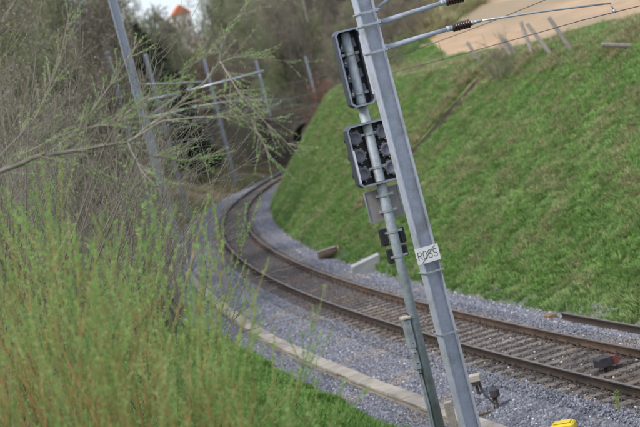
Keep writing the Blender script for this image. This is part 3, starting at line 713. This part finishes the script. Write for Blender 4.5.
def leaf_mesh(name, P0, D, L_, W_, mat_):
    """diamond leaves: base points, directions, lengths, widths"""
    n = len(P0); D = D/(np.linalg.norm(D, axis=1)[:, None]+1e-9); o = rng.normal(0, 1, (n, 3)); o -= D*np.sum(o*D, 1)[:, None]; o /= np.linalg.norm(o, axis=1)[:, None]+1e-9
    V = np.stack([P0, P0+D*(L_*.45)[:, None]+o*(W_/2)[:, None], P0+D*L_[:, None], P0+D*(L_*.45)[:, None]-o*(W_/2)[:, None]], 1).reshape(-1, 3)
    return np_mesh(name, V, np.arange(4*n).reshape(-1, 4), mat_)
def leaves_on(pl, lv_min, per_m, ln, wd, spread=.6, t0=0.1, name='foliage', mat_=None, jit=.0):
    P0 = []; D = []
    for (pts, rs, lv) in pl:
        if lv < lv_min: continue
        seg = np.linalg.norm(np.diff(pts, axis=0), axis=1); T = seg.sum(); n = max(1, int(T*per_m))
        cum = np.concatenate([[0], np.cumsum(seg)]); t = rng.uniform(t0, 1, n)*T
        P_ = np.stack([np.interp(t, cum, pts[:, k]) for k in range(3)], 1)
        i = np.clip(np.searchsorted(cum, t)-1, 0, len(seg)-1); ax = (pts[i+1]-pts[i])/(seg[i][:, None]+1e-9)
        P0.append(P_+rng.normal(0, jit, P_.shape) if jit else P_); D.append(ax+rng.normal(0, spread, P_.shape))
    P0 = np.concatenate(P0); D = np.concatenate(D); n = len(P0)
    return leaf_mesh(name, P0, D, rng.uniform(*ln, n), rng.uniform(*wd, n), mat_)

# far woodland trees (a few kinds, copied)
PT = dict(seg=[7,5,4,3], wob=[.05,.12,.16,.2], up=[.05,.06,.05,.02], tap=.75, rmin=.014, n=[20,10,7], t0=[.22,.15,.15], ang=(.35,.95), len=[(.35,.6),(.35,.6),(.4,.7)], rr=.5)
kinds = []
for i in range(7):
    pl = []; H_ = [13,15,12,14,11,15,10][i]
    grow(pl, np.array([0,0,-.5]), np.array([rng.normal(0,.04), rng.normal(0,.04), 1.]), H_*.85, .2, 0, PT)
    tr = [q for q in pl if q[2] == 0]; br = [q for q in pl if q[2] > 0]
    lm = [M['budbrown'],M['budleaf'],M['budbrown'],M['budleaf'],M['budred'],M['budbrown'],M['budleaf']][i]
    kinds.append((poly_mesh(tr, 'trunk', M['bark']), poly_mesh(br, 'branches', M['twig'], (6,4,3,3)), leaves_on(pl, 2, [5,7,4,7,9,5,7][i], (.08,.2), (.04,.10), .9, mat_=lm, jit=.08)))
KN = ['bare brown', 'thin budding', 'grey brown', 'pale budding', 'reddish brown', 'tall bare', 'small greenish']
def tree(kind, x, y, sc, lab, grp, name='woodland_tree', cat='tree'):
    t, b_, l_ = kinds[kind]; r = empty(name, (x, y, hz(x, y)-.1), random.uniform(0, 6.28)); r.scale = (sc, sc, sc*random.uniform(.9, 1.12))
    link('trunk', t, r); link('branches', b_, r); link('crown', l_, r)
    tag(r, lab, cat, grp); return r
cnt = 0
# the wooded hillside behind: rows by azimuth and distance
for row, (Yd, step, a_lo, a_hi) in enumerate([(172, .021, -.10, .035), (188, .018, -.12, .045), (205, .017, -.14, .06), (222, .016, -.17, .075), (240, .015, -.2, .09), (262, .015, -.22, .11), (290, .015, -.24, .13), (325, .014, -.24, .17)]):
    az = a_lo
    while az < a_hi:
        y = Yd+random.uniform(-10, 10); x = az*y; az += step*random.uniform(.7, 1.3)
        if fside(x, y) > -3: continue
        s_, p_ = inv(x, y)
        if abs(p_) < 7.5: continue
        lowgap = -.056 < x/y < -.036
        sc = random.uniform(.9, 1.25)*(.62 if lowgap else 1.0)
        k_ = random.choice([0,0,1,2,2,3,5,6])
        tree(k_, x, y, sc, KN[k_]+' tree of the far wood', 'trees of the far hillside wood'); cnt += 1
# scrub along the left edge of the field and behind the crest of the bank
for (px, Yd, sc, k_) in [(352,128,.55,2),(372,118,.5,0),(392,126,.6,5),(408,130,.55,1),(425,150,.7,0),(440,165,.8,2),(455,185,.9,0),(335,140,.5,2),(470,205,.95,5),(383,150,.7,2),(346,112,.42,6),(362,108,.36,1),(377,112,.4,6),(395,110,.38,2),(404,116,.4,0),(360,160,.8,0),(405,165,.8,3),(428,190,.9,1),(318,150,.55,4),(328,158,.5,0)]:
    q = at(px, 60, Yd); tree(k_, q.x, q.y, sc, KN[k_]+' scrub tree left of the field', 'scrub trees left of the bare field', 'scrub_tree')
for i in range(46):
    y_ = random.uniform(112, 200); xb = 9.8+(y_-110.7)*.463; x_ = random.uniform(.075*y_, xb-1.2)
    if x_ > xb-1.2 or x_/y_ > .2: continue
    tree([0,2,5,6,2,0][i % 6], x_, y_, random.uniform(.25, .5)*(.6 if y_ < 135 else 1.3), KN[[0,2,5,6,2,0][i % 6]]+' scrub tree left of the field', 'scrub trees left of the bare field', 'scrub_tree')
# reddish bushes in the far wood
for (px, Yd, lab) in [(198,170,'reddish brown tree right of the dark conifer, far behind the line masts'),(312,150,'reddish bush low behind the left end of the grass bank'),(322,155,'rust coloured bush behind the crest, right of the low reddish one')]:
    q = at(px, 70, Yd); tree(4, q.x, q.y, .62 if px > 300 else .95, lab, 'reddish bushes in the far wood')
# conifers
def conifer(x, y, H_, lab):
    r = empty('conifer', (x, y, hz(x, y)-.2)); pl = [(np.array([[0,0,0],[0,0,H_*.5],[0,0,H_]]), np.array([.22,.12,.02]), 0)]
    br = []; zz_ = H_*.12
    while zz_ < H_*.98:
        R_ = (1-zz_/H_)*H_*.2+.25; n = 9
        for k2 in range(n):
            a = rng.uniform(0, 6.28); e = np.array([math.cos(a)*R_, math.sin(a)*R_, -.25*R_]); m_ = e*.5+np.array([0,0,.08*R_])
            br.append((np.array([[0,0,zz_], m_+[0,0,zz_], e+[0,0,zz_]]), np.array([.03,.02,.01]), 1))
        zz_ += H_*.035
    link('trunk', poly_mesh(pl, 'trunk', M['bark']), r); link('crown', leaves_on(br, 1, 30, (.2,.45), (.05,.11), .8, mat_=M['needle'], jit=.08), r)
    tag(r, lab, 'conifer'); return r
for (px, Yd, H_, lab) in [(160,140,13.5,'dark conifer rising behind the thin masts, left of the sky gap'),(147,150,14.5,'dark conifer half hidden behind the twigs, leftmost of the evergreens'),(172,146,10.5,'shorter dark conifer between the second conifer and the reddish tree')]:
    q = at(px, 60, Yd); conifer(q.x, q.y, H_, lab)
# house with an orange roof in the sky gap
q = at(184, 30, 330); z = hz(q.x, q.y)
t = empty('house', (q.x, q.y, z), .3); t.scale = (.36, .36, 1); tag(t, 'far house with an orange tiled roof showing over the trees', 'house')
hr_ = 6.4+ (q.y/F)*118 - z
hb = 20.6
b = MB(); b.box((0,0,(hb)/2-1),(11,8,hb+2)); wl = b.build('wall', M['render'], t)
b = MB(); b.prism([(-6,0),(6,0),(0,2.0)], -4.6, 4.6, Matrix.Translation((0,0,hb)) @ Matrix.Rotation(math.pi/2, 4, 'X')); b.build('roof', M['roof'], t)
for xx in (-3.2, 0, 3.2):
    b = MB(); b.box((xx,-4.02,hb-2.2),(1.1,.08,1.5)); b.build('window', M['glass'], t)

# bare bushes and small trees on the left slope
PB = dict(seg=[6,5,4,3], wob=[.09,.15,.2,.22], up=[.04,.05,.04,.02], tap=.8, rmin=.004, n=[9,6,5], t0=[.12,.15,.15], ang=(.3,.85), len=[(.4,.7),(.35,.6),(.35,.6)], rr=.55)
def bush_kind(nst, H_, rr0, leafm, per_m):
    pl = []
    for i in range(nst):
        a = rng.uniform(0, 6.28); ln = rng.uniform(.1, .6)
        grow(pl, np.array([math.cos(a)*.15, math.sin(a)*.15, -.1]), np.array([math.cos(a)*ln, math.sin(a)*ln, 1.]), H_*rng.uniform(.6, 1), rr0*rng.uniform(.6, 1), 0, PB)
    return poly_mesh(pl, 'stems', M['twig'], (5,4,3,3)), leaves_on(pl, 2, per_m, (.02,.05), (.012,.022), .7, mat_=leafm)
bk = [bush_kind(4, 4.5, .035, M['budleaf'], 14), bush_kind(4, 5.5, .045, M['budleaf'], 7), bush_kind(4, 5, .04, M['budleaf'], 20), bush_kind(7, 3.5, .03, M['budbrown'], 2)]
def bush(k_, x, y, sc, lab, grp):
    r = empty('bare_bush', (x, y, hz(x, y)-.05), random.uniform(0, 6.28)); r.scale = (sc,)*3
    link('stems', bk[k_][0], r); link('foliage', bk[k_][1], r); tag(r, lab, 'bush', grp)
BL = ['tangled bush with fresh green buds on the left slope', 'tall bare brown bush on the left slope', 'bush with many small green leaves on the left slope', 'low bare brown bush on the left slope']
for (az, y, sc, k_) in [(-.215,20,.85,1),(-.19,24,.95,0),(-.21,28,1.1,1),(-.165,29,.85,2),(-.185,34,1.15,1),(-.15,38,.8,0),(-.20,40,1.3,1),(-.165,45,1.2,1),(-.14,50,.75,2),(-.185,55,1.5,1),(-.15,62,1.1,0),(-.21,64,1.8,1),(-.17,75,1.7,1),
                        (-.145,85,1.2,1),(-.125,96,.8,3),(-.16,100,2.0,1),(-.13,118,1.6,1),(-.105,124,.9,3),(-.15,130,2.2,1),(-.115,142,1.9,0),(-.095,150,1.2,3),(-.085,138,.7,3),(-.075,146,.9,1),(-.07,158,1.4,0),(-.06,160,1.0,3),(-.05,166,1.3,1),(-.04,172,1.0,3),(-.03,176,1.3,1),(-.02,182,1.2,3),(-.055,175,1.6,1),(-.033,160,.8,1),(-.026,158,.7,3),(-.021,160,.9,1),(-.04,158,.9,3),(-.047,154,.8,1),(-.03,152,.6,3),(-.035,163,1.0,2)]:
    x = az*y; s_, p_ = inv(x, y)
    if p_ > -5.4: x, y = sp(s_, -5.9); x, y = float(x), float(y)
    bush(k_, x, y, sc, BL[k_], 'bushes on the left slope')
for (az, y, sc, k_) in [(-.20,60,.6,0),(-.175,90,.7,2),(-.205,85,.8,5),(-.145,112,.75,0),(-.19,120,.95,2),(-.165,150,1.0,0),(-.14,165,1.05,5),(-.118,165,.8,2),(-.095,178,.75,0),(-.185,175,1.1,3),(-.21,140,1.1,0),(-.235,70,.8,0),(-.10,150,1.0,5),(-.092,158,1.05,1),(-.084,152,1.0,3),(-.077,160,.95,5),(-.070,165,.95,1),(-.108,160,1.1,2),(-.088,172,1.15,0),(-.12,150,1.05,1),(-.225,45,.75,2),(-.19,50,.7,0),(-.205,54,.85,5),(-.16,58,.75,1),(-.145,66,.8,0),(-.125,80,.85,2),(-.175,66,.9,1),(-.24,52,.8,0),(-.11,108,.8,6),(-.15,92,1.0,1),(-.2,92,1.2,2),(-.23,100,1.2,5),(-.185,108,1.2,0),(-.2,62,.8,2),(-.165,72,.8,0),(-.18,82,.95,5),(-.135,100,.85,2),(-.225,82,.95,0),(-.12,118,.85,0),(-.24,60,.75,5),(-.075,200,1.15,3),(-.085,215,1.2,6),(-.065,210,1.05,1),(-.22,95,.9,2),(-.2,105,1.0,5),(-.165,118,.95,0),(-.15,135,1.0,1),(-.175,135,1.1,2),(-.13,140,.95,5),(-.155,160,1.1,2),(-.11,155,.85,1),(-.125,178,1.1,0),(-.105,188,1.1,2),(-.19,200,1.3,5),(-.16,195,1.3,0),(-.14,205,1.3,2),(-.22,160,1.2,0),(-.23,120,1.0,3),(-.085,165,.7,6),(-.072,172,.7,1)]:
    tree(k_, az*y, y, sc*(1.3 if y > 75 and az < -.09 else 1), KN[k_]+' tree behind the line masts', 'trees behind the line masts')
q = at(492, 50, 62); bush(3, q.x, q.y, .62, 'small bare bush on the crest among the fence posts', None)
q = at(400, 62, 96); bush(1, q.x, q.y, .5, 'bare bush behind the crest just right of the big mast', None)

# ------------------------------------------------------------ fresh green willow shrubs in front on the left
def shoot(pl, base, d, L_, r, side=True, wob=.035, up=.012):
    n = 10; p = base.copy(); pts = [p]; dd = d/np.linalg.norm(d)
    for i in range(n):
        dd = dd+rng.normal(0, wob, 3)+np.array([0,0,up]); dd /= np.linalg.norm(dd); p = p+dd*L_/n; pts.append(p)
    pts = np.array(pts); rs = np.linspace(r, r*.25, n+1); pl.append((pts, rs, 0))
    if side:
        for c in range(rng.integers(3, 8)):
            i = rng.integers(3, n-1); ax = pts[i+1]-pts[i]; ax /= np.linalg.norm(ax); o = rng.normal(0, 1, 3); o -= ax*o.dot(ax); o /= np.linalg.norm(o)
            a = rng.uniform(.3, .7); d2 = ax*math.cos(a)+o*math.sin(a); l2 = L_*rng.uniform(.1, .28)
            q = [pts[i]]; 
            for k2 in range(4): d2 = d2+np.array([0,0,.08]); d2 /= np.linalg.norm(d2); q.append(q[-1]+d2*l2/4)
            pl.append((np.array(q), np.linspace(r*.4, r*.15, 5), 1))
def willow(x, y, H_, nst, lab, lean=(0,0), spread=.35, grp='fresh green willow shrubs in the foreground', per_m=96):
    z = hz(x, y)-.05; r_ = empty('willow_shrub', (x, y, z)); pl = []
    for i in range(nst):
        a = rng.uniform(0, 6.28); b0 = np.array([math.cos(a), math.sin(a), 0])*rng.uniform(0, spread)
        d = np.array([lean[0]+rng.normal(0, .24), lean[1]+rng.normal(0, .2), 1.])
        shoot(pl, b0, d, H_*rng.uniform(.55, 1.05), rng.uniform(.007, .012))
    link('stems', poly_mesh(pl, 'stems', M['willowstem'], (4,3)), r_)
    link('foliage', leaves_on(pl, 0, per_m, (.015,.048), (.007,.016), .5, t0=.27, mat_=M['leaf']), r_)
    tag(r_, lab, 'shrub', grp)
# height of the green mass falls from left to right
n_w = 0
for (y, xs) in [(11.2, np.arange(-2.6, -.5, .40)), (13.0, np.arange(-3.0, -.5, .40)), (15.0, np.arange(-3.3, -1.0, .45)), (17.5, np.arange(-3.9, -1.3, .55)), (20.5, np.arange(-4.6, -1.9, .7))]:
    for x in xs:
        xx = x+random.uniform(-.12, .12); yy = y+random.uniform(-.5, .5); u = xx/yy*F
        vt = np.interp(u, [-330, -297, -240, -183, -150, -138, -100, -73], [-138, -118, -72, 15, 100, 125, 190, 225])
        zt = CAMH-(vt-VH)*yy/F; g = hz(xx, yy); H_ = zt-g
        if H_ < .3: continue
        n_w += 1
        willow(xx, yy, H_*1.03, int(10 if H_ > 1.4 else (6 if H_ > .8 else 4)), 'willow shrub with fresh leaves in the thicket', lean=(.08+.16*float(sstep(-2.6, -1.2, xx)), 0))
for (px, py, y, H_, lx, n, lab) in [(205,345,14,.9,.75,2,'lone willow shoots bending right to a tip over the near rail'),(255,372,14.5,.95,.55,2,'lone willow shoots reaching over the concrete trough'),(300,400,15,.75,.5,2,'thin willow shoot standing by itself over the grass edge'),(225,392,13,.8,.35,3,'short leafy willow shoots at the lower middle'),
                              (345,427,14.5,.35,.2,2,'rightmost thin willow shoot, low at the bottom edge'),(185,300,15,1.1,.5,2,'willow shoots arching up before the left end of the trough'),(285,420,14,.45,.15,3,'low willow shoots near the bottom edge')]:
    q = at(px, py, y); g = hz(q.x, q.y); 
    r_ = empty('willow_shrub', (q.x-lx*.3, q.y, g-.05)); pl = []
    for i in range(n):
        top = np.array([lx*.6, 0, q.z-g+H_*.15])+rng.normal(0, .12, 3)
        shoot(pl, np.array([rng.normal(0,.06), rng.normal(0,.06), 0]), top+np.array([0,0,-.1]), np.linalg.norm(top)*1.02, .009, True, .03, -.004)
    link('stems', poly_mesh(pl, 'stems', M['willowstem'], (4,3)), r_); link('foliage', leaves_on(pl, 0, 80, (.025,.055), (.010,.018), .5, t0=.2, mat_=M['leaf']), r_)
    tag(r_, lab, 'shrub')
# thick bare stems, orange brown, at the lower left
r_ = empty('willow_stool', (-2.5, 12.6, hz(-2.5,12.6)-.05)); pl = []
for i in range(40):
    d = np.array([-.12+rng.normal(0,.12), rng.normal(0,.1), 1.]); shoot(pl, np.array([rng.uniform(-.45,.7), rng.uniform(-.3,.3), 0]), d, rng.uniform(1.2, 2.0), .014, False)
link('stems', poly_mesh(pl, 'stems', M['willowstem'], (6,3)), r_); link('foliage', leaves_on(pl, 0, 22, (.02,.04), (.008,.014), .6, t0=.4, mat_=M['leaf']), r_)
tag(r_, 'cluster of thicker orange brown willow stems at the lower left corner', 'shrub')

# ------------------------------------------------------------ tree whose long budding branch hangs over the line from the left
YB = 15.0
wt = empty('branching_willow', (-4.15, YB, hz(-4.15, YB)-.1)); tag(wt, 'willow at the left edge, its long pale branch with budding tips reaching over the masts', 'tree')
W0 = Vector(wt.location)
def pp(px, py, dy=0.0): return np.array(at(px, py, YB+dy)-W0)
def curve_pl(ptsA, r0, r1, lv, n=5):
    A = np.array(ptsA); t = np.linspace(0, len(A)-1, (len(A)-1)*n+1); P_ = np.stack([np.interp(t, np.arange(len(A)), A[:, k]) for k in range(3)], 1)
    P_[1:-1] += rng.normal(0, .006, P_[1:-1].shape); Ps = P_.copy(); Ps[1:-1] = (P_[:-2]+2*P_[1:-1]+P_[2:])/4
    return (Ps, np.linspace(r0, r1, len(Ps)), lv)
limb = [np.array([0,0,0.]), np.array([.1,0,1.0]), pp(-40,186), pp(0,172), pp(40,155), pp(75,152), pp(104,145), pp(128,142)]
main = [curve_pl(limb, .03, .013, 0)]
secs = [[pp(128,142), pp(150,125,.2), pp(178,105,.3), pp(205,82,.3), pp(220,62,.3), pp(240,56,.3), pp(262,59,.3), pp(290,62,.4)],
        [pp(135,138), pp(162,121,-.2), pp(190,118,-.4), pp(225,116,-.5), pp(252,119,-.5), pp(285,117,-.5)],
        [pp(220,62,.3), pp(228,72,.2), pp(237,90,0), pp(267,124,-.3), pp(301,157,-.5)],
        [pp(220,62,.3), pp(222,45,.3), pp(228,25,.4), pp(250,8,.5)],
        [pp(252,119,-.5), pp(262,140,-.6), pp(269,157,-.7)],
        [pp(128,142), pp(150,155,.5), pp(175,160,.9), pp(210,158,1.2)],
        [pp(104,146), pp(118,120,-.6), pp(150,95,-.9), pp(185,70,-1.1), pp(225,40,-1.3)],
        [pp(150,125,.2), pp(185,103,-.2), pp(225,96,-.4), pp(262,100,-.6)],
        [pp(128,142), pp(140,170,-.5), pp(160,190,-.8)], [pp(50,152), pp(80,128,.4), pp(110,85,.8), pp(140,40,1.0)], [pp(0,156), pp(35,120,.4), pp(60,60,.8), pp(75,-10,1.0)],
        [pp(20,155), pp(60,135,-.4), pp(110,122,-.7), pp(160,112,-.8)], [pp(50,152), pp(95,170,.3), pp(135,195,.6), pp(165,225,.8)]]
sec = [curve_pl(q, .0095 if i < 3 else .006, .0025, 1) for i, q in enumerate(secs)]
tw = []
for (P_, R_, lv) in sec+[(main[0][0][10:], None, 0)]:
    m_ = len(P_); L_ = np.linalg.norm(P_[-1]-P_[0])
    for c in range(int(L_*17)+4):
        i = rng.integers(int(m_*.2), m_-1); ax = P_[i+1]-P_[i]; ax /= np.linalg.norm(ax); o = rng.normal(0, 1, 3)*[1,1,.7]; o -= ax*o.dot(ax); o /= np.linalg.norm(o)
        a = rng.uniform(.3, .85); d2 = ax*math.cos(a)+o*math.sin(a); l2 = rng.uniform(.15, .42); q = [P_[i]]
        for k2 in range(5): d2 = d2+rng.normal(0, .05, 3)+[.02,0,.02]; d2 /= np.linalg.norm(d2); q.append(q[-1]+d2*l2/5)
        tw.append((np.array(q), np.linspace(.004, .0015, 6), 2))
link('trunk', poly_mesh(main, 'trunk', M['bark'], (8,)), wt)
link('branches', poly_mesh(sec+tw, 'branches', M['palebark'], (6,6,3)), wt)
link('foliage', leaves_on(tw, 2, 62, (.014,.036), (.006,.012), .6, t0=.25, mat_=M['leaf']), wt)

# fine arching bare stems of a nearer bush, upper left
PN = dict(seg=[9,7,5], wob=[.05,.08,.12], up=[-.005,-.01,.0], tap=.8, rmin=.0022, n=[12,7], t0=[.15,.15], ang=(.25,.7), len=[(.35,.65),(.3,.6)], rr=.55)
for (x, y, n, lab) in [(-4.0, 17.5, 8, 'bare arching bush with fine brown stems at the upper left, behind the long branch'), (-3.5, 19.5, 7, 'bare fine stemmed bush right of the arching one, before the second mast'), (-5.3, 22, 8, 'bare bush at the left frame edge with dark stems'),
   (-3.3, 22.5, 7, 'bare bush whose fine twigs cross the second mast'), (-4.4, 25, 8, 'spreading bare bush left of the twigs crossing the second mast'), (-3.5, 28, 7, 'low spreading bare bush at the foot of the second mast'),
   (-5.9, 29, 9, 'tall bare bush behind the left edge bushes'), (-4.9, 35, 9, 'bare bush standing before the faint third mast')]:
    pl = []; r_ = empty('bare_bush', (x, y, hz(x, y)-.05))
    for i in range(n):
        grow(pl, np.array([rng.normal(0,.2), rng.normal(0,.2), 0]), np.array([rng.normal(.12,.25), rng.normal(0,.2), 1.]), rng.uniform(3.2, 5.2), .022, 0, PN)
    link('stems', poly_mesh(pl, 'stems', M['twig'], (5,4,3)), r_); link('foliage', leaves_on(pl, 2, 7, (.012,.028), (.006,.012), .6, mat_=M['leaf']), r_)
    tag(r_, lab, 'bush')

# two weeds in the ballast near the right
for (px, py, y, h_, lab) in [(545,425,24,.55,'thin pale green weed standing before the rails near the yellow box'), (613,385,26.2,.4,'small green weed by the near rail at the right')]:
    q = at(px, py, y); r_ = empty('weed', (q.x, q.y, hz(q.x, q.y))); pl = []
    for i in range(4): shoot(pl, np.zeros(3), np.array([rng.normal(0,.15), rng.normal(0,.1), 1.]), h_*rng.uniform(.7,1.1), .005, True)
    link('stems', poly_mesh(pl, 'stems', M['willowstem'], (4,3)), r_); link('foliage', leaves_on(pl, 0, 60, (.025,.05), (.01,.018), .6, mat_=M['leaf']), r_); tag(r_, lab, 'weed')

# ------------------------------------------------------------ stone bridge at the far end of the curve
s0 = 60.0; x, y = sp(s0, -1.2)
br = empty('stone_bridge', (float(x), float(y), -.4), -a0); tag(br, 'small pale stone bridge with a dark arch where the track leaves the view', 'bridge')
R_ = 1.7; spr = 2.3
arc = [(R_*math.cos(a), spr+R_*math.sin(a)) for a in np.linspace(0, math.pi, 13)]
poly = [(-5,-.5),(-R_,-.5)]+arc[::-1]+[(R_,-.5),(6,-.5),(6,5.0),(-5,5.0)]
b = MB(); b.prism(poly, -2.2, 2.2, Matrix.Rotation(math.pi/2, 4, 'X'))
b.build('masonry', M['mortar'], br)
bm_ = MB(); bm_.box((0,0,0),(.66,.12,.32), ch=.03); bme = bm_.mesh('stone', M['stonewall'])
nst = 0
for r in range(16):
    z = -.2+.35*r
    for c in range(23):
        xx = -7.7+.7*c+(.35 if r % 2 else 0)
        if xx > 5.7 or xx < -4.7 or z > 4.8: continue
        if abs(xx) < R_+.35 and z < spr: continue
        if z >= spr-.2 and math.hypot(xx, z-spr) < R_+.45: continue
        if nst >= 290: continue
        nst += 1; o = link('stone', bme, br, (xx, -2.21+random.uniform(-.02,.02), z)); o.rotation_euler = (0, random.uniform(-.02,.02), 0)
vb = MB(); vb.box((0,0,0),(.34,.2,.5), ch=.03); vme = vb.mesh('arch_stone', M['stonewall'])
for a in np.linspace(.08, math.pi-.08, 18):
    o = link('arch_stone', vme, br, ((R_+.22)*math.cos(a), -2.24, spr+(R_+.22)*math.sin(a))); o.rotation_euler = (0, math.pi/2-a, 0)
b = MB(); b.box((.5,-1.98,5.3),(11.2,.5,.55), ch=.04); b.build('parapet', M['stonewall'], br); b = MB(); b.box((.5,1.98,5.3),(11.2,.5,.55), ch=.04); b.build('parapet', M['stonewall'], br)
print('shrubs', n_w, 'trees', cnt, 'faces', sum(len(o.data.polygons) for o in bpy.data.objects if o.type == 'MESH'))

# ------------------------------------------------------------ labels: look-alikes are told apart by their place among their kind
bpy.context.view_layer.update()
ORD = ['leftmost','second','third','fourth','fifth','sixth','seventh','eighth','ninth','tenth','eleventh','twelfth','thirteenth','fourteenth','fifteenth','sixteenth','seventeenth','eighteenth','nineteenth','twentieth']
def ordn(i): return ORD[i] if i < 20 else 'twenty-'+['','first','second','third','fourth','fifth','sixth','seventh','eighth','ninth'][i-20] if i < 30 and i > 20 else str(i+1)+'th'
by = {}
for o in bpy.data.objects:
    if o.parent is None and 'category' in o.keys(): by.setdefault(o['label'], []).append(o)
ci = cam.matrix_world.inverted()
for lab, L_ in by.items():
    if len(L_) < 2: continue
    depth = sorted(L_, key=lambda o: o.location.y); k_ = max(1, min(3, round(len(L_)/5))); rows = [depth[i*len(depth)//k_:(i+1)*len(depth)//k_] for i in range(k_)]
    nm = {1: [''], 2: ['nearer', 'farther'], 3: ['nearest', 'middle', 'farthest']}[k_]
    for row, wd_ in zip(rows, nm):
        row.sort(key=lambda o: (lambda v: v.x/-v.z)(ci @ (o.location+Vector((0,0,2)))))
        for i, o in enumerate(row):
            o['label'] = lab + ', ' + (ordn(i)+(' from the left' if i else '')) + ((' in the '+wd_+' rank') if wd_ else '')
